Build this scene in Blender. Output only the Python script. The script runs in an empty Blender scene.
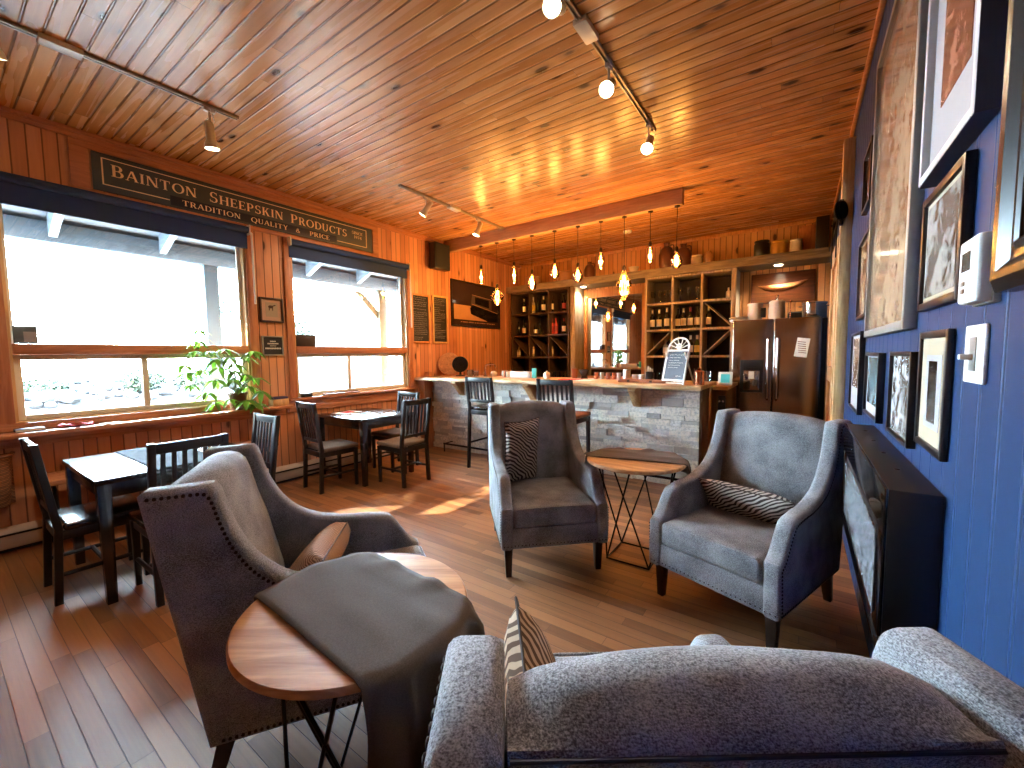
import bpy, bmesh, math, random
from mathutils import Vector, Matrix
random.seed(7)
SC = bpy.context.scene
COL = SC.collection
PI = math.pi

# ------------------------------------------------------------------ helpers
def lin(c):
    out = []
    for v in c:
        v = v / 255.0
        out.append(v / 12.92 if v <= 0.04045 else ((v + 0.055) / 1.055) ** 2.4)
    return (out[0], out[1], out[2], 1.0)

def obj(name, bm, mat, parent=None, loc=None, rotz=0.0, smooth=35, kind=None):
    me = bpy.data.meshes.new(name)
    bmesh.ops.recalc_face_normals(bm, faces=bm.faces)
    bm.to_mesh(me); bm.free()
    mats = mat if isinstance(mat, (list, tuple)) else [mat]
    for m in mats:
        me.materials.append(m)
    if smooth:
        me.shade_smooth()
        me.set_sharp_from_angle(angle=math.radians(smooth))
    o = bpy.data.objects.new(name, me)
    COL.objects.link(o)
    if parent is not None:
        o.parent = parent
    if loc is not None:
        o.location = loc
    if rotz:
        o.rotation_euler = (0, 0, rotz)
    if kind:
        o['kind'] = kind
    return o

def thing(name, label, cat, loc=(0, 0, 0), rotz=0.0, group=None):
    o = bpy.data.objects.new(name, None)
    o.empty_display_size = 0.05
    COL.objects.link(o)
    o.location = loc
    o.rotation_euler = (0, 0, rotz)
    o['label'] = label; o['category'] = cat
    if group:
        o['group'] = group
    return o

def tag(o, label, cat, group=None, kind=None):
    o['label'] = label; o['category'] = cat
    if group:
        o['group'] = group
    if kind:
        o['kind'] = kind
    return o

def struct(name, bm, mat, parent=None, smooth=30):
    return obj(name, bm, mat, parent, smooth=smooth, kind=None if parent else 'structure')

def dup(root, loc, rotz=0.0, label=None, group=None):
    r = root.copy(); COL.objects.link(r)
    r.location = loc; r.rotation_euler = (0, 0, rotz)
    if label: r['label'] = label
    if group: r['group'] = group
    for ch in list(root.children):
        c = ch.copy(); COL.objects.link(c); c.parent = r
        for g in list(ch.children):
            d = g.copy(); COL.objects.link(d); d.parent = c
    return r

def B():
    return bmesh.new()

def box(bm, x0, x1, y0, y1, z0, z1, bev=0.0, seg=2, mi=0, mtx=None):
    vs = [bm.verts.new((x, y, z)) for x in (x0, x1) for y in (y0, y1) for z in (z0, z1)]
    idx = [(0, 1, 3, 2), (4, 6, 7, 5), (0, 4, 5, 1), (2, 3, 7, 6), (0, 2, 6, 4), (1, 5, 7, 3)]
    fs = [bm.faces.new([vs[i] for i in f]) for f in idx]
    for f in fs: f.material_index = mi
    if bev > 0:
        bmesh.ops.recalc_face_normals(bm, faces=fs)
        es = list({e for f in fs for e in f.edges})
        r = bmesh.ops.bevel(bm, geom=es, offset=bev, offset_type='OFFSET', segments=seg, profile=0.5, affect='EDGES')
        allv = {v for f in r['faces'] for v in f.verts} | {v for v in vs if v.is_valid}
        for f in r['faces']: f.material_index = mi
    else:
        allv = set(vs)
    if mtx is not None:
        for v in allv: v.co = mtx @ v.co
    return list(allv)

def cbox(bm, c, s, bev=0.0, rot=None, mi=0, seg=2):
    m = Matrix.Translation(c)
    if rot is not None:
        m = m @ (rot if isinstance(rot, Matrix) else Matrix.Rotation(rot, 4, 'Z'))
    return box(bm, -s[0]/2, s[0]/2, -s[1]/2, s[1]/2, -s[2]/2, s[2]/2, bev, seg, mi, m)

def tube(bm, pts, r, n=8, closed=False, cap=True, mi=0):
    pts = [Vector(p) for p in pts]
    N = len(pts)
    rs = r if isinstance(r, (list, tuple)) else [r] * N
    tans = []
    for i in range(N):
        if closed:
            t = pts[(i + 1) % N] - pts[i - 1]
        else:
            t = pts[min(i + 1, N - 1)] - pts[max(i - 1, 0)]
        tans.append(t.normalized() if t.length > 1e-9 else Vector((0, 0, 1)))
    up = Vector((0, 0, 1)) if abs(tans[0].z) < 0.9 else Vector((1, 0, 0))
    nrm = tans[0].cross(up).normalized()
    rings = []
    for i in range(N):
        if i > 0:
            nrm = (nrm - tans[i] * nrm.dot(tans[i]))
            if nrm.length < 1e-6:
                nrm = tans[i].orthogonal()
            nrm.normalize()
        b = tans[i].cross(nrm)
        rings.append([bm.verts.new(pts[i] + (nrm * math.cos(2*PI*k/n) + b * math.sin(2*PI*k/n)) * rs[i]) for k in range(n)])
    M_ = N if closed else N - 1
    for i in range(M_):
        a, c = rings[i], rings[(i + 1) % N]
        for k in range(n):
            f = bm.faces.new((a[k], a[(k+1) % n], c[(k+1) % n], c[k])); f.material_index = mi
    if cap and not closed:
        for ring in (rings[0], rings[-1]):
            try:
                f = bm.faces.new(ring); f.material_index = mi
            except ValueError:
                pass
    return rings

def lathe(bm, prof, c=(0, 0, 0), n=24, mi=0, mtx=None):
    rings = []
    newv = []
    for r, z in prof:
        if r < 1e-5:
            v = bm.verts.new((c[0], c[1], c[2] + z)); rings.append([v]); newv.append(v)
        else:
            rg = [bm.verts.new((c[0] + r * math.cos(2*PI*k/n), c[1] + r * math.sin(2*PI*k/n), c[2] + z)) for k in range(n)]
            rings.append(rg); newv += rg
    for a, b in zip(rings[:-1], rings[1:]):
        for k in range(n):
            k2 = (k + 1) % n
            if len(a) == 1 and len(b) == 1: continue
            if len(a) == 1: f = bm.faces.new((a[0], b[k], b[k2]))
            elif len(b) == 1: f = bm.faces.new((a[k], a[k2], b[0]))
            else: f = bm.faces.new((a[k], a[k2], b[k2], b[k]))
            f.material_index = mi
    for rg in (rings[0], rings[-1]):
        if len(rg) > 1:
            f = bm.faces.new(rg); f.material_index = mi
    if mtx is not None:
        for v in newv: v.co = mtx @ v.co
    return newv

def prism(bm, poly, fn, t0, t1, bev=0.0, seg=2, mi=0):
    """poly: 2D points; fn(a, b, t) -> 3D; extruded from t0 to t1."""
    n = len(poly)
    v0 = [bm.verts.new(fn(a, b, t0)) for a, b in poly]
    v1 = [bm.verts.new(fn(a, b, t1)) for a, b in poly]
    f0 = bm.faces.new(v0); f1 = bm.faces.new(list(reversed(v1)))
    fs = [f0, f1]
    for i in range(n):
        fs.append(bm.faces.new((v0[i], v1[i], v1[(i+1) % n], v0[(i+1) % n])))
    for f in fs: f.material_index = mi
    if bev > 0:
        bmesh.ops.recalc_face_normals(bm, faces=fs)
        es = list(set(f0.edges) | set(f1.edges))
        r = bmesh.ops.bevel(bm, geom=es, offset=bev, offset_type='OFFSET', segments=seg, profile=0.5, affect='EDGES')
        for f in r['faces']: f.material_index = mi

def catmull(pts, n=6, closed=False):
    out = []
    N = len(pts)
    rng = range(N) if closed else range(N - 1)
    for i in rng:
        p0 = pts[(i-1) % N] if (closed or i > 0) else pts[0]
        p1 = pts[i]; p2 = pts[(i+1) % N]
        p3 = pts[(i+2) % N] if (closed or i + 2 < N) else pts[-1]
        for k in range(n):
            t = k / n
            out.append(tuple(0.5 * ((2*b) + (-a + c) * t + (2*a - 5*b + 4*c - d) * t*t + (-a + 3*b - 3*c + d) * t**3)
                             for a, b, c, d in zip(p0, p1, p2, p3)))
    if not closed:
        out.append(tuple(pts[-1]))
    return out

def grid(bm, nu, nv, fn, mi=0, closed_u=False):
    vs = [[bm.verts.new(fn(i / nu, j / nv)) for j in range(nv + 1)] for i in range(nu + (0 if closed_u else 1))]
    m = len(vs)
    for i in range(nu):
        for j in range(nv):
            f = bm.faces.new((vs[i][j], vs[(i+1) % m][j], vs[(i+1) % m][j+1], vs[i][j+1])); f.material_index = mi
    return vs

def ball(bm, c, r, n=12, sc=(1, 1, 1), mi=0):
    prof = [(r * math.sin(PI * i / (n // 2 + 2)), -r * math.cos(PI * i / (n // 2 + 2))) for i in range(n // 2 + 3)]
    prof[0] = (0, -r); prof[-1] = (0, r)
    m = Matrix.Translation(c) @ Matrix.Diagonal((sc[0], sc[1], sc[2], 1))
    return lathe(bm, prof, (0, 0, 0), n, mi, m)

# ------------------------------------------------------------------ materials
class N:
    def __init__(self, name):
        self.m = bpy.data.materials.new(name); self.m.use_nodes = True
        self.t = self.m.node_tree
        for n in list(self.t.nodes): self.t.nodes.remove(n)
        self.out = self.t.nodes.new('ShaderNodeOutputMaterial')
    def n(self, typ, ins=None, **props):
        nd = self.t.nodes.new(typ)
        for k, v in props.items(): setattr(nd, k, v)
        for k, v in (ins or {}).items():
            s = nd.inputs[k]
            if isinstance(v, bpy.types.NodeSocket): self.t.links.new(v, s)
            else: s.default_value = v
        return nd
    def math(self, op, a, b=None, c=None, clamp=False):
        nd = self.t.nodes.new('ShaderNodeMath'); nd.operation = op; nd.use_clamp = clamp
        for i, v in enumerate((a, b, c)):
            if v is None: continue
            if isinstance(v, bpy.types.NodeSocket): self.t.links.new(v, nd.inputs[i])
            else: nd.inputs[i].default_value = v
        return nd.outputs[0]
    def mix(self, f, a, b, blend='MIX'):
        nd = self.t.nodes.new('ShaderNodeMix'); nd.data_type = 'RGBA'; nd.blend_type = blend
        for s, v in ((nd.inputs[0], f), (nd.inputs[6], a), (nd.inputs[7], b)):
            if isinstance(v, bpy.types.NodeSocket): self.t.links.new(v, s)
            else: s.default_value = v
        return nd.outputs[2]
    def smooth(self, x, lo, hi, a=0.0, b=1.0):
        nd = self.t.nodes.new('ShaderNodeMapRange'); nd.interpolation_type = 'SMOOTHSTEP'
        for i, v in enumerate((x, lo, hi, a, b)):
            if isinstance(v, bpy.types.NodeSocket): self.t.links.new(v, nd.inputs[i])
            else: nd.inputs[i].default_value = v
        return nd.outputs[0]
    def xyz(self, x, y, z):
        return self.n('ShaderNodeCombineXYZ', {0: x, 1: y, 2: z}).outputs[0]
    def coord(self, kind='Object'):
        return self.n('ShaderNodeTexCoord').outputs[kind]
    def pos(self):
        return self.n('ShaderNodeNewGeometry').outputs['Position']
    def sep(self, v):
        return self.n('ShaderNodeSeparateXYZ', {0: v}).outputs
    def noise(self, v, scale=5, detail=3, rough=0.5, dist=0.0):
        return self.n('ShaderNodeTexNoise', {'Vector': v, 'Scale': scale, 'Detail': detail, 'Roughness': rough, 'Distortion': dist}).outputs['Fac']
    def bump(self, h, strength=0.3, dist=0.01):
        return self.n('ShaderNodeBump', {'Height': h, 'Strength': strength, 'Distance': dist}).outputs[0]
    def bsdf(self, color, rough=0.5, metal=0.0, normal=None, spec=0.5, **kw):
        ins = {'Base Color': color, 'Roughness': rough, 'Metallic': metal, 'Specular IOR Level': spec}
        if normal is not None: ins['Normal'] = normal
        ins.update(kw)
        b = self.n('ShaderNodeBsdfPrincipled', ins)
        self.t.links.new(b.outputs[0], self.out.inputs[0])
        return self.m

def simple(name, col, rough=0.5, metal=0.0, var=0.12, scale=25, bump=0.0, spec=0.5, **kw):
    k = N(name); c = lin(col)
    v = k.noise(k.coord(), scale, 4)
    dark = tuple(x * (1 - var) for x in c[:3]) + (1,)
    lite = tuple(min(1, x * (1 + var)) for x in c[:3]) + (1,)
    colr = k.mix(v, dark, lite)
    nm = k.bump(v, bump, 0.004) if bump else None
    return k.bsdf(colr, rough, metal, nm, spec, **kw)

def boards(name, along, across, w, L, c0, c1, knot=(60, 25, 10), rough=0.4, gw=0.006, knots=0.5, groove_dark=0.25,
           pillow=0.3, bumpd=0.006, spec=0.5, joint=True, wob=0.0, rvar=0.55):
    k = N(name)
    s = k.sep(k.pos())
    u = s['XYZ'.index(along)]; v = s['XYZ'.index(across)]
    vn = k.math('DIVIDE', v, w)
    vi = k.math('FLOOR', vn); vf = k.math('FRACT', vn)
    r1 = k.n('ShaderNodeTexWhiteNoise', {'W': vi}, noise_dimensions='1D').outputs['Value']
    un = k.math('ADD', k.math('DIVIDE', u, L), k.math('MULTIPLY', r1, 7.3))
    ui = k.math('FLOOR', un); uf = k.math('FRACT', un)
    R = k.n('ShaderNodeTexWhiteNoise', {'Vector': k.xyz(vi, ui, 0.0)}, noise_dimensions='2D').outputs['Value']
    R20 = k.math('MULTIPLY', R, 37.0)
    g = k.noise(k.xyz(k.math('MULTIPLY', u, 2.2), k.math('MULTIPLY', v, 55.0), R20), 1.0, 4, 0.6, 0.4)
    g2 = k.noise(k.xyz(k.math('MULTIPLY', u, 0.9), k.math('MULTIPLY', v, 14.0), R20), 1.0, 2, 0.5, 1.2)
    f = k.math('ADD', k.math('MULTIPLY', R, rvar), k.math('ADD', k.math('MULTIPLY', g, 0.45), k.math('MULTIPLY', g2, 0.35)))
    f = k.smooth(f, 0.25, 1.05)
    col = k.mix(f, lin(c0), lin(c1))
    if knots > 0:
        vo = k.n('ShaderNodeTexVoronoi', {'Vector': k.xyz(k.math('ADD', k.math('MULTIPLY', u, 3.0), R20), k.math('ADD', k.math('MULTIPLY', vn, 0.55), R20), R20), 'Scale': 1.0, 'Randomness': 1.0})
        d = k.math('ADD', vo.outputs['Distance'], k.math('MULTIPLY', k.math('SUBTRACT', g, 0.5), 0.12))
        on = k.math('LESS_THAN', k.sep(vo.outputs['Color'])[0], knots)
        km = k.math('MULTIPLY', k.smooth(d, 0.10, 0.19, 1.0, 0.0), on)
        halo = k.math('MULTIPLY', k.smooth(d, 0.1, 0.42, 0.35, 0.0), on)
        col = k.mix(halo, col, lin(knot))
        col = k.mix(k.math('MULTIPLY', km, 0.95), col, tuple(v_ * 0.55 for v_ in lin(knot)[:3]) + (1,))
    e = k.math('MULTIPLY', k.math('MINIMUM', vf, k.math('SUBTRACT', 1.0, vf)), w)
    gm = k.smooth(e, gw * 0.25, gw, 1.0, 0.0)
    h = k.math('SUBTRACT', 1.0, gm)
    if joint:
        ej = k.math('MULTIPLY', k.math('MINIMUM', uf, k.math('SUBTRACT', 1.0, uf)), L)
        gj = k.smooth(ej, 0.0006, 0.0022, 1.0, 0.0)
        gm = k.math('MAXIMUM', gm, k.math('MULTIPLY', gj, 0.8))
        h = k.math('SUBTRACT', h, k.math('MULTIPLY', gj, 0.5))
    dk = tuple(x * groove_dark for x in lin(c0)[:3]) + (1,)
    col = k.mix(k.math('MULTIPLY', gm, 0.85), col, dk)
    if pillow:
        p = k.math('MULTIPLY', k.math('SUBTRACT', vf, 0.5), 2.0)
        h = k.math('SUBTRACT', h, k.math('MULTIPLY', k.math('MULTIPLY', p, p), pillow))
    h = k.math('ADD', h, k.math('MULTIPLY', g, 0.06))
    if wob:
        h = k.math('ADD', h, k.math('MULTIPLY', k.noise(k.xyz(k.math('MULTIPLY', u, 2.5), k.math('MULTIPLY', v, 2.5), R20), 1.0, 1), wob))
    ro = k.math('ADD', rough - 0.06, k.math('MULTIPLY', g2, 0.14))
    return k.bsdf(col, ro, 0.0, k.bump(h, 0.6, bumpd), spec)

def woodgrain(name, c0, c1, axis='X', rough=0.45, sc=1.0, contrast=1.0, spec=0.5):
    k = N(name)
    s = k.sep(k.coord())
    i = 'XYZ'.index(axis)
    comps = [k.math('MULTIPLY', s[j], (3.0 if j == i else 30.0) * sc) for j in range(3)]
    g = k.noise(k.xyz(*comps), 1.0, 5, 0.6, 0.8)
    g = k.smooth(g, 0.5 - 0.22 / contrast, 0.5 + 0.22 / contrast)
    col = k.mix(g, lin(c0), lin(c1))
    return k.bsdf(col, rough, 0.0, k.bump(g, 0.12, 0.003), spec)

def fabric(name, c0, c1, scale=420, rough=0.9, bump=0.35, big=0.35):
    k = N(name)
    co = k.coord()
    a = k.noise(co, scale, 2, 0.6)
    s = k.sep(co)
    w1 = k.noise(k.xyz(k.math('MULTIPLY', s[0], 1.0), k.math('MULTIPLY', s[1], 1.0), k.math('MULTIPLY', s[2], 4.0)), scale * 0.45, 1)
    b = k.noise(co, 7.0, 2)
    f = k.math('ADD', k.math('MULTIPLY', a, 0.6), k.math('ADD', k.math('MULTIPLY', w1, 0.4), k.math('MULTIPLY', k.math('SUBTRACT', b, 0.5), big)))
    f = k.smooth(f, 0.3, 0.72)
    col = k.mix(f, lin(c0), lin(c1))
    return k.bsdf(col, rough, 0.0, k.bump(f, bump, 0.002), 0.25, **{'Sheen Weight': 0.12, 'Sheen Roughness': 0.6})

def zebra(name, c0, c1, scale=9.0, axis='X', dist=6.0):
    k = N(name)
    co = k.coord()
    w = k.n('ShaderNodeTexWave', {'Vector': co, 'Scale': scale, 'Distortion': dist, 'Detail': 1.5, 'Detail Scale': 0.6, 'Detail Roughness': 0.4}, wave_type='BANDS', bands_direction=axis)
    f = k.smooth(w.outputs['Fac'], 0.42, 0.58)
    wv = k.noise(co, 500, 1)
    col = k.mix(f, lin(c0), lin(c1))
    return k.bsdf(col, 0.85, 0.0, k.bump(wv, 0.2, 0.001), 0.2)

def emit(name, col, strength):
    k = N(name)
    e = k.n('ShaderNodeEmission', {'Color': lin(col), 'Strength': strength})
    k.t.links.new(e.outputs[0], k.out.inputs[0])
    return k.m

def clear(name, tint=(255, 255, 255), gloss=0.06, rough=0.0, fres=True):
    k = N(name)
    t = k.n('ShaderNodeBsdfTransparent', {'Color': lin(tint)})
    g = k.n('ShaderNodeBsdfGlossy', {'Color': (1, 1, 1, 1), 'Roughness': rough})
    if fres:
        fr = k.n('ShaderNodeFresnel', {'IOR': 1.45}).outputs[0]
        f = k.math('ADD', k.math('MULTIPLY', fr, 0.9), gloss - 0.04, clamp=True)
    else:
        f = gloss
    mx = k.n('ShaderNodeMixShader', {0: f, 1: t.outputs[0], 2: g.outputs[0]})
    k.t.links.new(mx.outputs[0], k.out.inputs[0])
    return k.m

M = {}
M['ceiling'] = boards('pine_ceiling', 'X', 'Y', 0.088, 2.6, (172, 114, 66), (212, 156, 100), knot=(84, 44, 22), rough=0.26, gw=0.009, knots=0.7, pillow=0.14, bumpd=0.007, spec=0.5, wob=0.2)
M['wall_pine'] = boards('pine_wall', 'Z', 'Y', 0.083, 5.0, (186, 122, 84), (220, 160, 118), knot=(100, 54, 34), rough=0.42, gw=0.007, knots=0.5, pillow=0.15, joint=False)
M['wall_back'] = boards('pine_back', 'Z', 'X', 0.083, 5.0, (180, 120, 70), (212, 156, 100), knot=(96, 50, 26), rough=0.42, gw=0.007, knots=0.5, pillow=0.15, joint=False)
M['floor'] = boards('oak_floor', 'X', 'Y', 0.068, 0.95, (110, 72, 46), (166, 114, 74), rough=0.46, gw=0.0022, knots=0.0, groove_dark=0.45, pillow=0.03, bumpd=0.003, spec=0.4, wob=0.05)
k = N('blue_beadboard')
s = k.sep(k.pos())
vf = k.math('FRACT', k.math('DIVIDE', s[1], 0.115))
e = k.math('MULTIPLY', k.math('MINIMUM', vf, k.math('SUBTRACT', 1.0, vf)), 0.115)
e2 = k.math('ABSOLUTE', k.math('SUBTRACT', e, 0.009))
h = k.math('ADD', k.smooth(e, 0.0, 0.006, 0.0, 1.0), k.smooth(e2, 0.0, 0.004, 0.5, 0.0))
nz = k.noise(k.pos(), 40, 3)
M['blue'] = k.bsdf(k.mix(nz, lin((20, 46, 82)), lin((24, 53, 93))), 0.5, 0.0, k.bump(k.math('ADD', h, k.math('MULTIPLY', nz, 0.05)), 0.6, 0.006), 0.25)
M['trimwood'] = woodgrain('trim_wood', (168, 104, 68), (198, 134, 92), 'Y', 0.45)
M['trimwood_z'] = woodgrain('trim_wood_upright', (168, 104, 68), (198, 134, 92), 'Z', 0.45)
M['sillwood'] = woodgrain('sill_wood', (170, 112, 78), (206, 146, 106), 'Y', 0.22)
M['beamwood'] = woodgrain('beam_wood', (172, 130, 86), (204, 162, 114), 'X', 0.6)
M['greywood'] = woodgrain('grey_barn_wood', (140, 126, 106), (200, 184, 160), 'Z', 0.7)
M['greywood_x'] = woodgrain('grey_barn_wood_flat', (112, 98, 80), (156, 140, 116), 'X', 0.7)
M['darkback'] = simple('dark_shelf_back', (44, 30, 24), 0.7)
M['palewood'] = woodgrain('pale_pine', (190, 148, 96), (226, 188, 132), 'Z', 0.5)
M['barwood'] = woodgrain('bar_plank', (178, 140, 96), (226, 194, 148), 'X', 0.35, 0.6, 1.0)
M['orangewood'] = woodgrain('orange_pine', (176, 112, 60), (208, 146, 88), 'Z', 0.45)
M['brownpanel'] = woodgrain('brown_panel', (84, 58, 34), (110, 80, 50), 'Z', 0.5)
M['tabletop'] = woodgrain('acacia_top', (150, 98, 62), (224, 172, 124), 'X', 0.42, 0.9, 0.6)
M['blackwood'] = simple('black_brown_stain', (24, 21, 21), 0.2, var=0.2, scale=14, spec=1.0)
M['blackwood_matte'] = simple('black_stain_chair', (27, 24, 24), 0.38, var=0.2, scale=14)
M['espresso'] = simple('espresso_leg', (34, 22, 18), 0.4)
M['taupeseat'] = fabric('taupe_seat_fabric', (96, 84, 76), (140, 126, 114), 300)
M['fabric'] = fabric('charcoal_heather', (66, 67, 72), (178, 179, 184), 430, bump=0.4)
M['nail'] = simple('dark_bronze', (46, 38, 34), 0.35, 0.8)
M['runner'] = fabric('brown_runner', (70, 62, 58), (92, 83, 77), 500, bump=0.15, big=0.2)
M['runner_dark'] = simple('dark_woven_mat', (34, 38, 50), 0.85, var=0.4, scale=60, bump=0.4, spec=0.08)
M['blackmetal'] = simple('black_metal', (20, 19, 19), 0.4, 0.6)
M['black'] = simple('black_satin', (14, 14, 15), 0.35)
M['blackgloss'] = simple('black_gloss', (10, 10, 12), 0.06, var=0.02, spec=0.8)
M['white'] = simple('white_paint', (232, 232, 228), 0.4, var=0.03)
M['vinyl'] = simple('cream_vinyl', (226, 218, 200), 0.4, var=0.03)
M['heater'] = simple('heater_enamel', (196, 176, 158), 0.45, var=0.04)
M['navyblind'] = simple('navy_blind_cloth', (40, 66, 112), 0.8, var=0.06, scale=300)
M['glass'] = clear('window_glass', (246, 250, 250), 0.05)
M['clearglass'] = clear('drinking_glass', (232, 238, 240), 0.12)
M['amberglass'] = clear('bulb_glass', (255, 222, 170), 0.12)
M['filament'] = emit('bulb_filament', (255, 178, 84), 42.0)
M['spotlens'] = emit('spot_lens', (255, 226, 180), 26.0)
M['downlens'] = emit('downlight_lens', (255, 232, 196), 20.0)
M['steelwhite'] = simple('spot_enamel', (214, 208, 196), 0.35, 0.1, var=0.03)
M['track'] = simple('track_aluminium', (170, 160, 146), 0.35, 0.6, var=0.04)
M['chrome'] = simple('chrome', (205, 200, 195), 0.12, 1.0, var=0.02)
k = N('dark_stainless')
s = k.sep(k.coord())
br = k.noise(k.xyz(k.math('MULTIPLY', s[0], 300), k.math('MULTIPLY', s[1], 300), k.math('MULTIPLY', s[2], 4)), 1.0, 2)
M['stainless'] = k.bsdf(k.mix(br, lin((164, 152, 142)), lin((186, 174, 162))), 0.2, 1.0, k.bump(k.noise(k.coord(), 3.0, 1), 0.25, 0.02))
M['mirror'] = simple('mirror_silver', (225, 226, 226), 0.015, 1.0, var=0.0)
M['terracotta'] = simple('terracotta', (176, 104, 66), 0.7)
M['potbrown'] = simple('plastic_pot', (112, 78, 66), 0.5)
M['soil'] = simple('potting_soil', (40, 28, 22), 0.95, var=0.4, scale=80, bump=0.8)
M['jugbrown'] = simple('brown_stoneware', (88, 44, 22), 0.3)
M['crockblack'] = simple('black_crock', (30, 24, 22), 0.3)
M['crockyellow'] = simple('yellow_crock', (196, 150, 70), 0.35)
M['crockwhite'] = simple('white_stoneware', (206, 194, 178), 0.35)
M['crocktan'] = simple('tan_crock', (170, 124, 82), 0.45)
M['redcloth'] = simple('red_paper', (196, 40, 34), 0.7)
M['navybook'] = simple('dark_notebook', (60, 40, 48), 0.6)
M['paper'] = simple('paper', (236, 232, 224), 0.8, var=0.03)
M['purple'] = simple('purple_box_lid', (56, 48, 92), 0.5)
M['turq'] = simple('turquoise_card', (70, 178, 172), 0.55)
M['leather'] = simple('brown_leather', (132, 84, 58), 0.5, bump=0.3)
M['copper'] = simple('copper', (196, 120, 84), 0.25, 0.9)
M['chalk'] = simple('chalkboard', (34, 34, 36), 0.8, var=0.25, scale=8)
M['chalkgrey'] = simple('slate_board', (62, 70, 78), 0.7, var=0.2, scale=8)
M['chalkline'] = simple('chalk_marks', (196, 190, 178), 0.9)
M['signgrey'] = simple('sign_charcoal', (66, 74, 80), 0.55, var=0.1)
M['signnavy'] = simple('sign_navy', (30, 38, 62), 0.55, var=0.1)
M['cream'] = simple('sign_cream', (250, 224, 186), 0.6, var=0.04)
M['redwine'] = simple('red_foil', (150, 30, 34), 0.35)
M['bottledark'] = simple('dark_bottle_glass', (16, 20, 14), 0.08, spec=0.6)
M['bottlegreen'] = simple('green_bottle_glass', (52, 70, 34), 0.08, spec=0.6)
M['bottlepink'] = simple('rose_bottle_glass', (210, 90, 84), 0.1, spec=0.6)
M['bottleclear'] = simple('pale_bottle_glass', (176, 168, 150), 0.1, spec=0.6)
M['label_white'] = simple('bottle_label', (232, 226, 212), 0.7, var=0.05)
M['label_yellow'] = simple('yellow_label', (214, 186, 84), 0.7, var=0.05)
M['foil'] = simple('silver_foil', (190, 186, 178), 0.3, 0.7)
M['rackdark'] = woodgrain('dark_rack_wood', (58, 42, 34), (88, 66, 52), 'Z', 0.6)
k = N('wicker_weave')
s = k.sep(k.coord())
w1 = k.n('ShaderNodeTexWave', {'Vector': k.coord(), 'Scale': 26.0, 'Distortion': 1.0}, bands_direction='Z').outputs['Fac']
w2 = k.n('ShaderNodeTexWave', {'Vector': k.coord(), 'Scale': 18.0, 'Distortion': 0.5}, bands_direction='DIAGONAL').outputs['Fac']
hh = k.math('MULTIPLY', w1, k.math('ADD', 0.4, k.math('MULTIPLY', w2, 0.6)))
M['wicker'] = k.bsdf(k.mix(hh, lin((84, 48, 30)), lin((178, 122, 78))), 0.7, 0.0, k.bump(hh, 0.8, 0.01))
k = N('leaf')
nz = k.noise(k.coord(), 14, 2)
b1 = k.n('ShaderNodeBsdfPrincipled', {'Base Color': k.mix(nz, lin((36, 78, 26)), lin((120, 160, 56))), 'Roughness': 0.35})
b2 = k.n('ShaderNodeBsdfTranslucent', {'Color': lin((96, 150, 40))})
mx = k.n('ShaderNodeMixShader', {0: 0.3, 1: b1.outputs[0], 2: b2.outputs[0]})
k.t.links.new(mx.outputs[0], k.out.inputs[0])
M['leaf'] = k.m
M['stem'] = simple('plant_stem', (96, 104, 56), 0.6)
k = N('crystal_bed')
vo = k.n('ShaderNodeTexVoronoi', {'Vector': k.coord(), 'Scale': 70.0})
M['crystal'] = k.bsdf(k.mix(k.sep(vo.outputs['Color'])[0], lin((30, 34, 40)), lin((190, 196, 204))), 0.12, 0.3, k.bump(vo.outputs['Distance'], 1.0, 0.01), 0.8)
SKY, SUN, SUN_DIR, EXPO, PEND_W, DOWN_W = 84.0, 190.0, (0.79, 0.61, -0.60), 0.95, 12.5, 100.0
# ------------------------------------------------------------------ room shell
XL, XR, YB, YF, ZC = -4.85, 0.31, 7.28, -1.7, 3.27
bm = B(); box(bm, XL - 0.12, XR + 0.1, YF - 0.1, YB + 0.1, -0.12, 0.0); struct('floor', bm, M['floor'])
bm = B(); box(bm, XL - 0.12, XR + 0.1, YF - 0.1, YB + 0.1, ZC, ZC + 0.12); struct('ceiling', bm, M['ceiling'])
W1 = (0.40, 2.055, 0.95, 2.72); W2 = (2.535, 4.235, 0.95, 2.72)
bm = B()
for y0, y1, z0, z1 in ((YF, YB, 0, 0.95), (YF, YB, 2.72, ZC), (YF, W1[0], 0.95, 2.72), (W1[1], W2[0], 0.95, 2.72), (W2[1], YB, 0.95, 2.72)):
    box(bm, XL - 0.12, XL, y0, y1, z0, z1)
struct('wall_left', bm, M['wall_pine'])
bm = B(); box(bm, XL - 0.12, XR + 0.1, YB, YB + 0.1, 0, ZC); struct('wall_back', bm, M['wall_back'])
bm = B(); box(bm, XL - 0.12, XR + 0.1, YF - 0.1, YF, 0, ZC); struct('wall_front', bm, M['wall_back'])
bm = B(); box(bm, XR, XR + 0.1, YF, YB, 0, ZC); struct('wall_right', bm, M['blue'])

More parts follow.
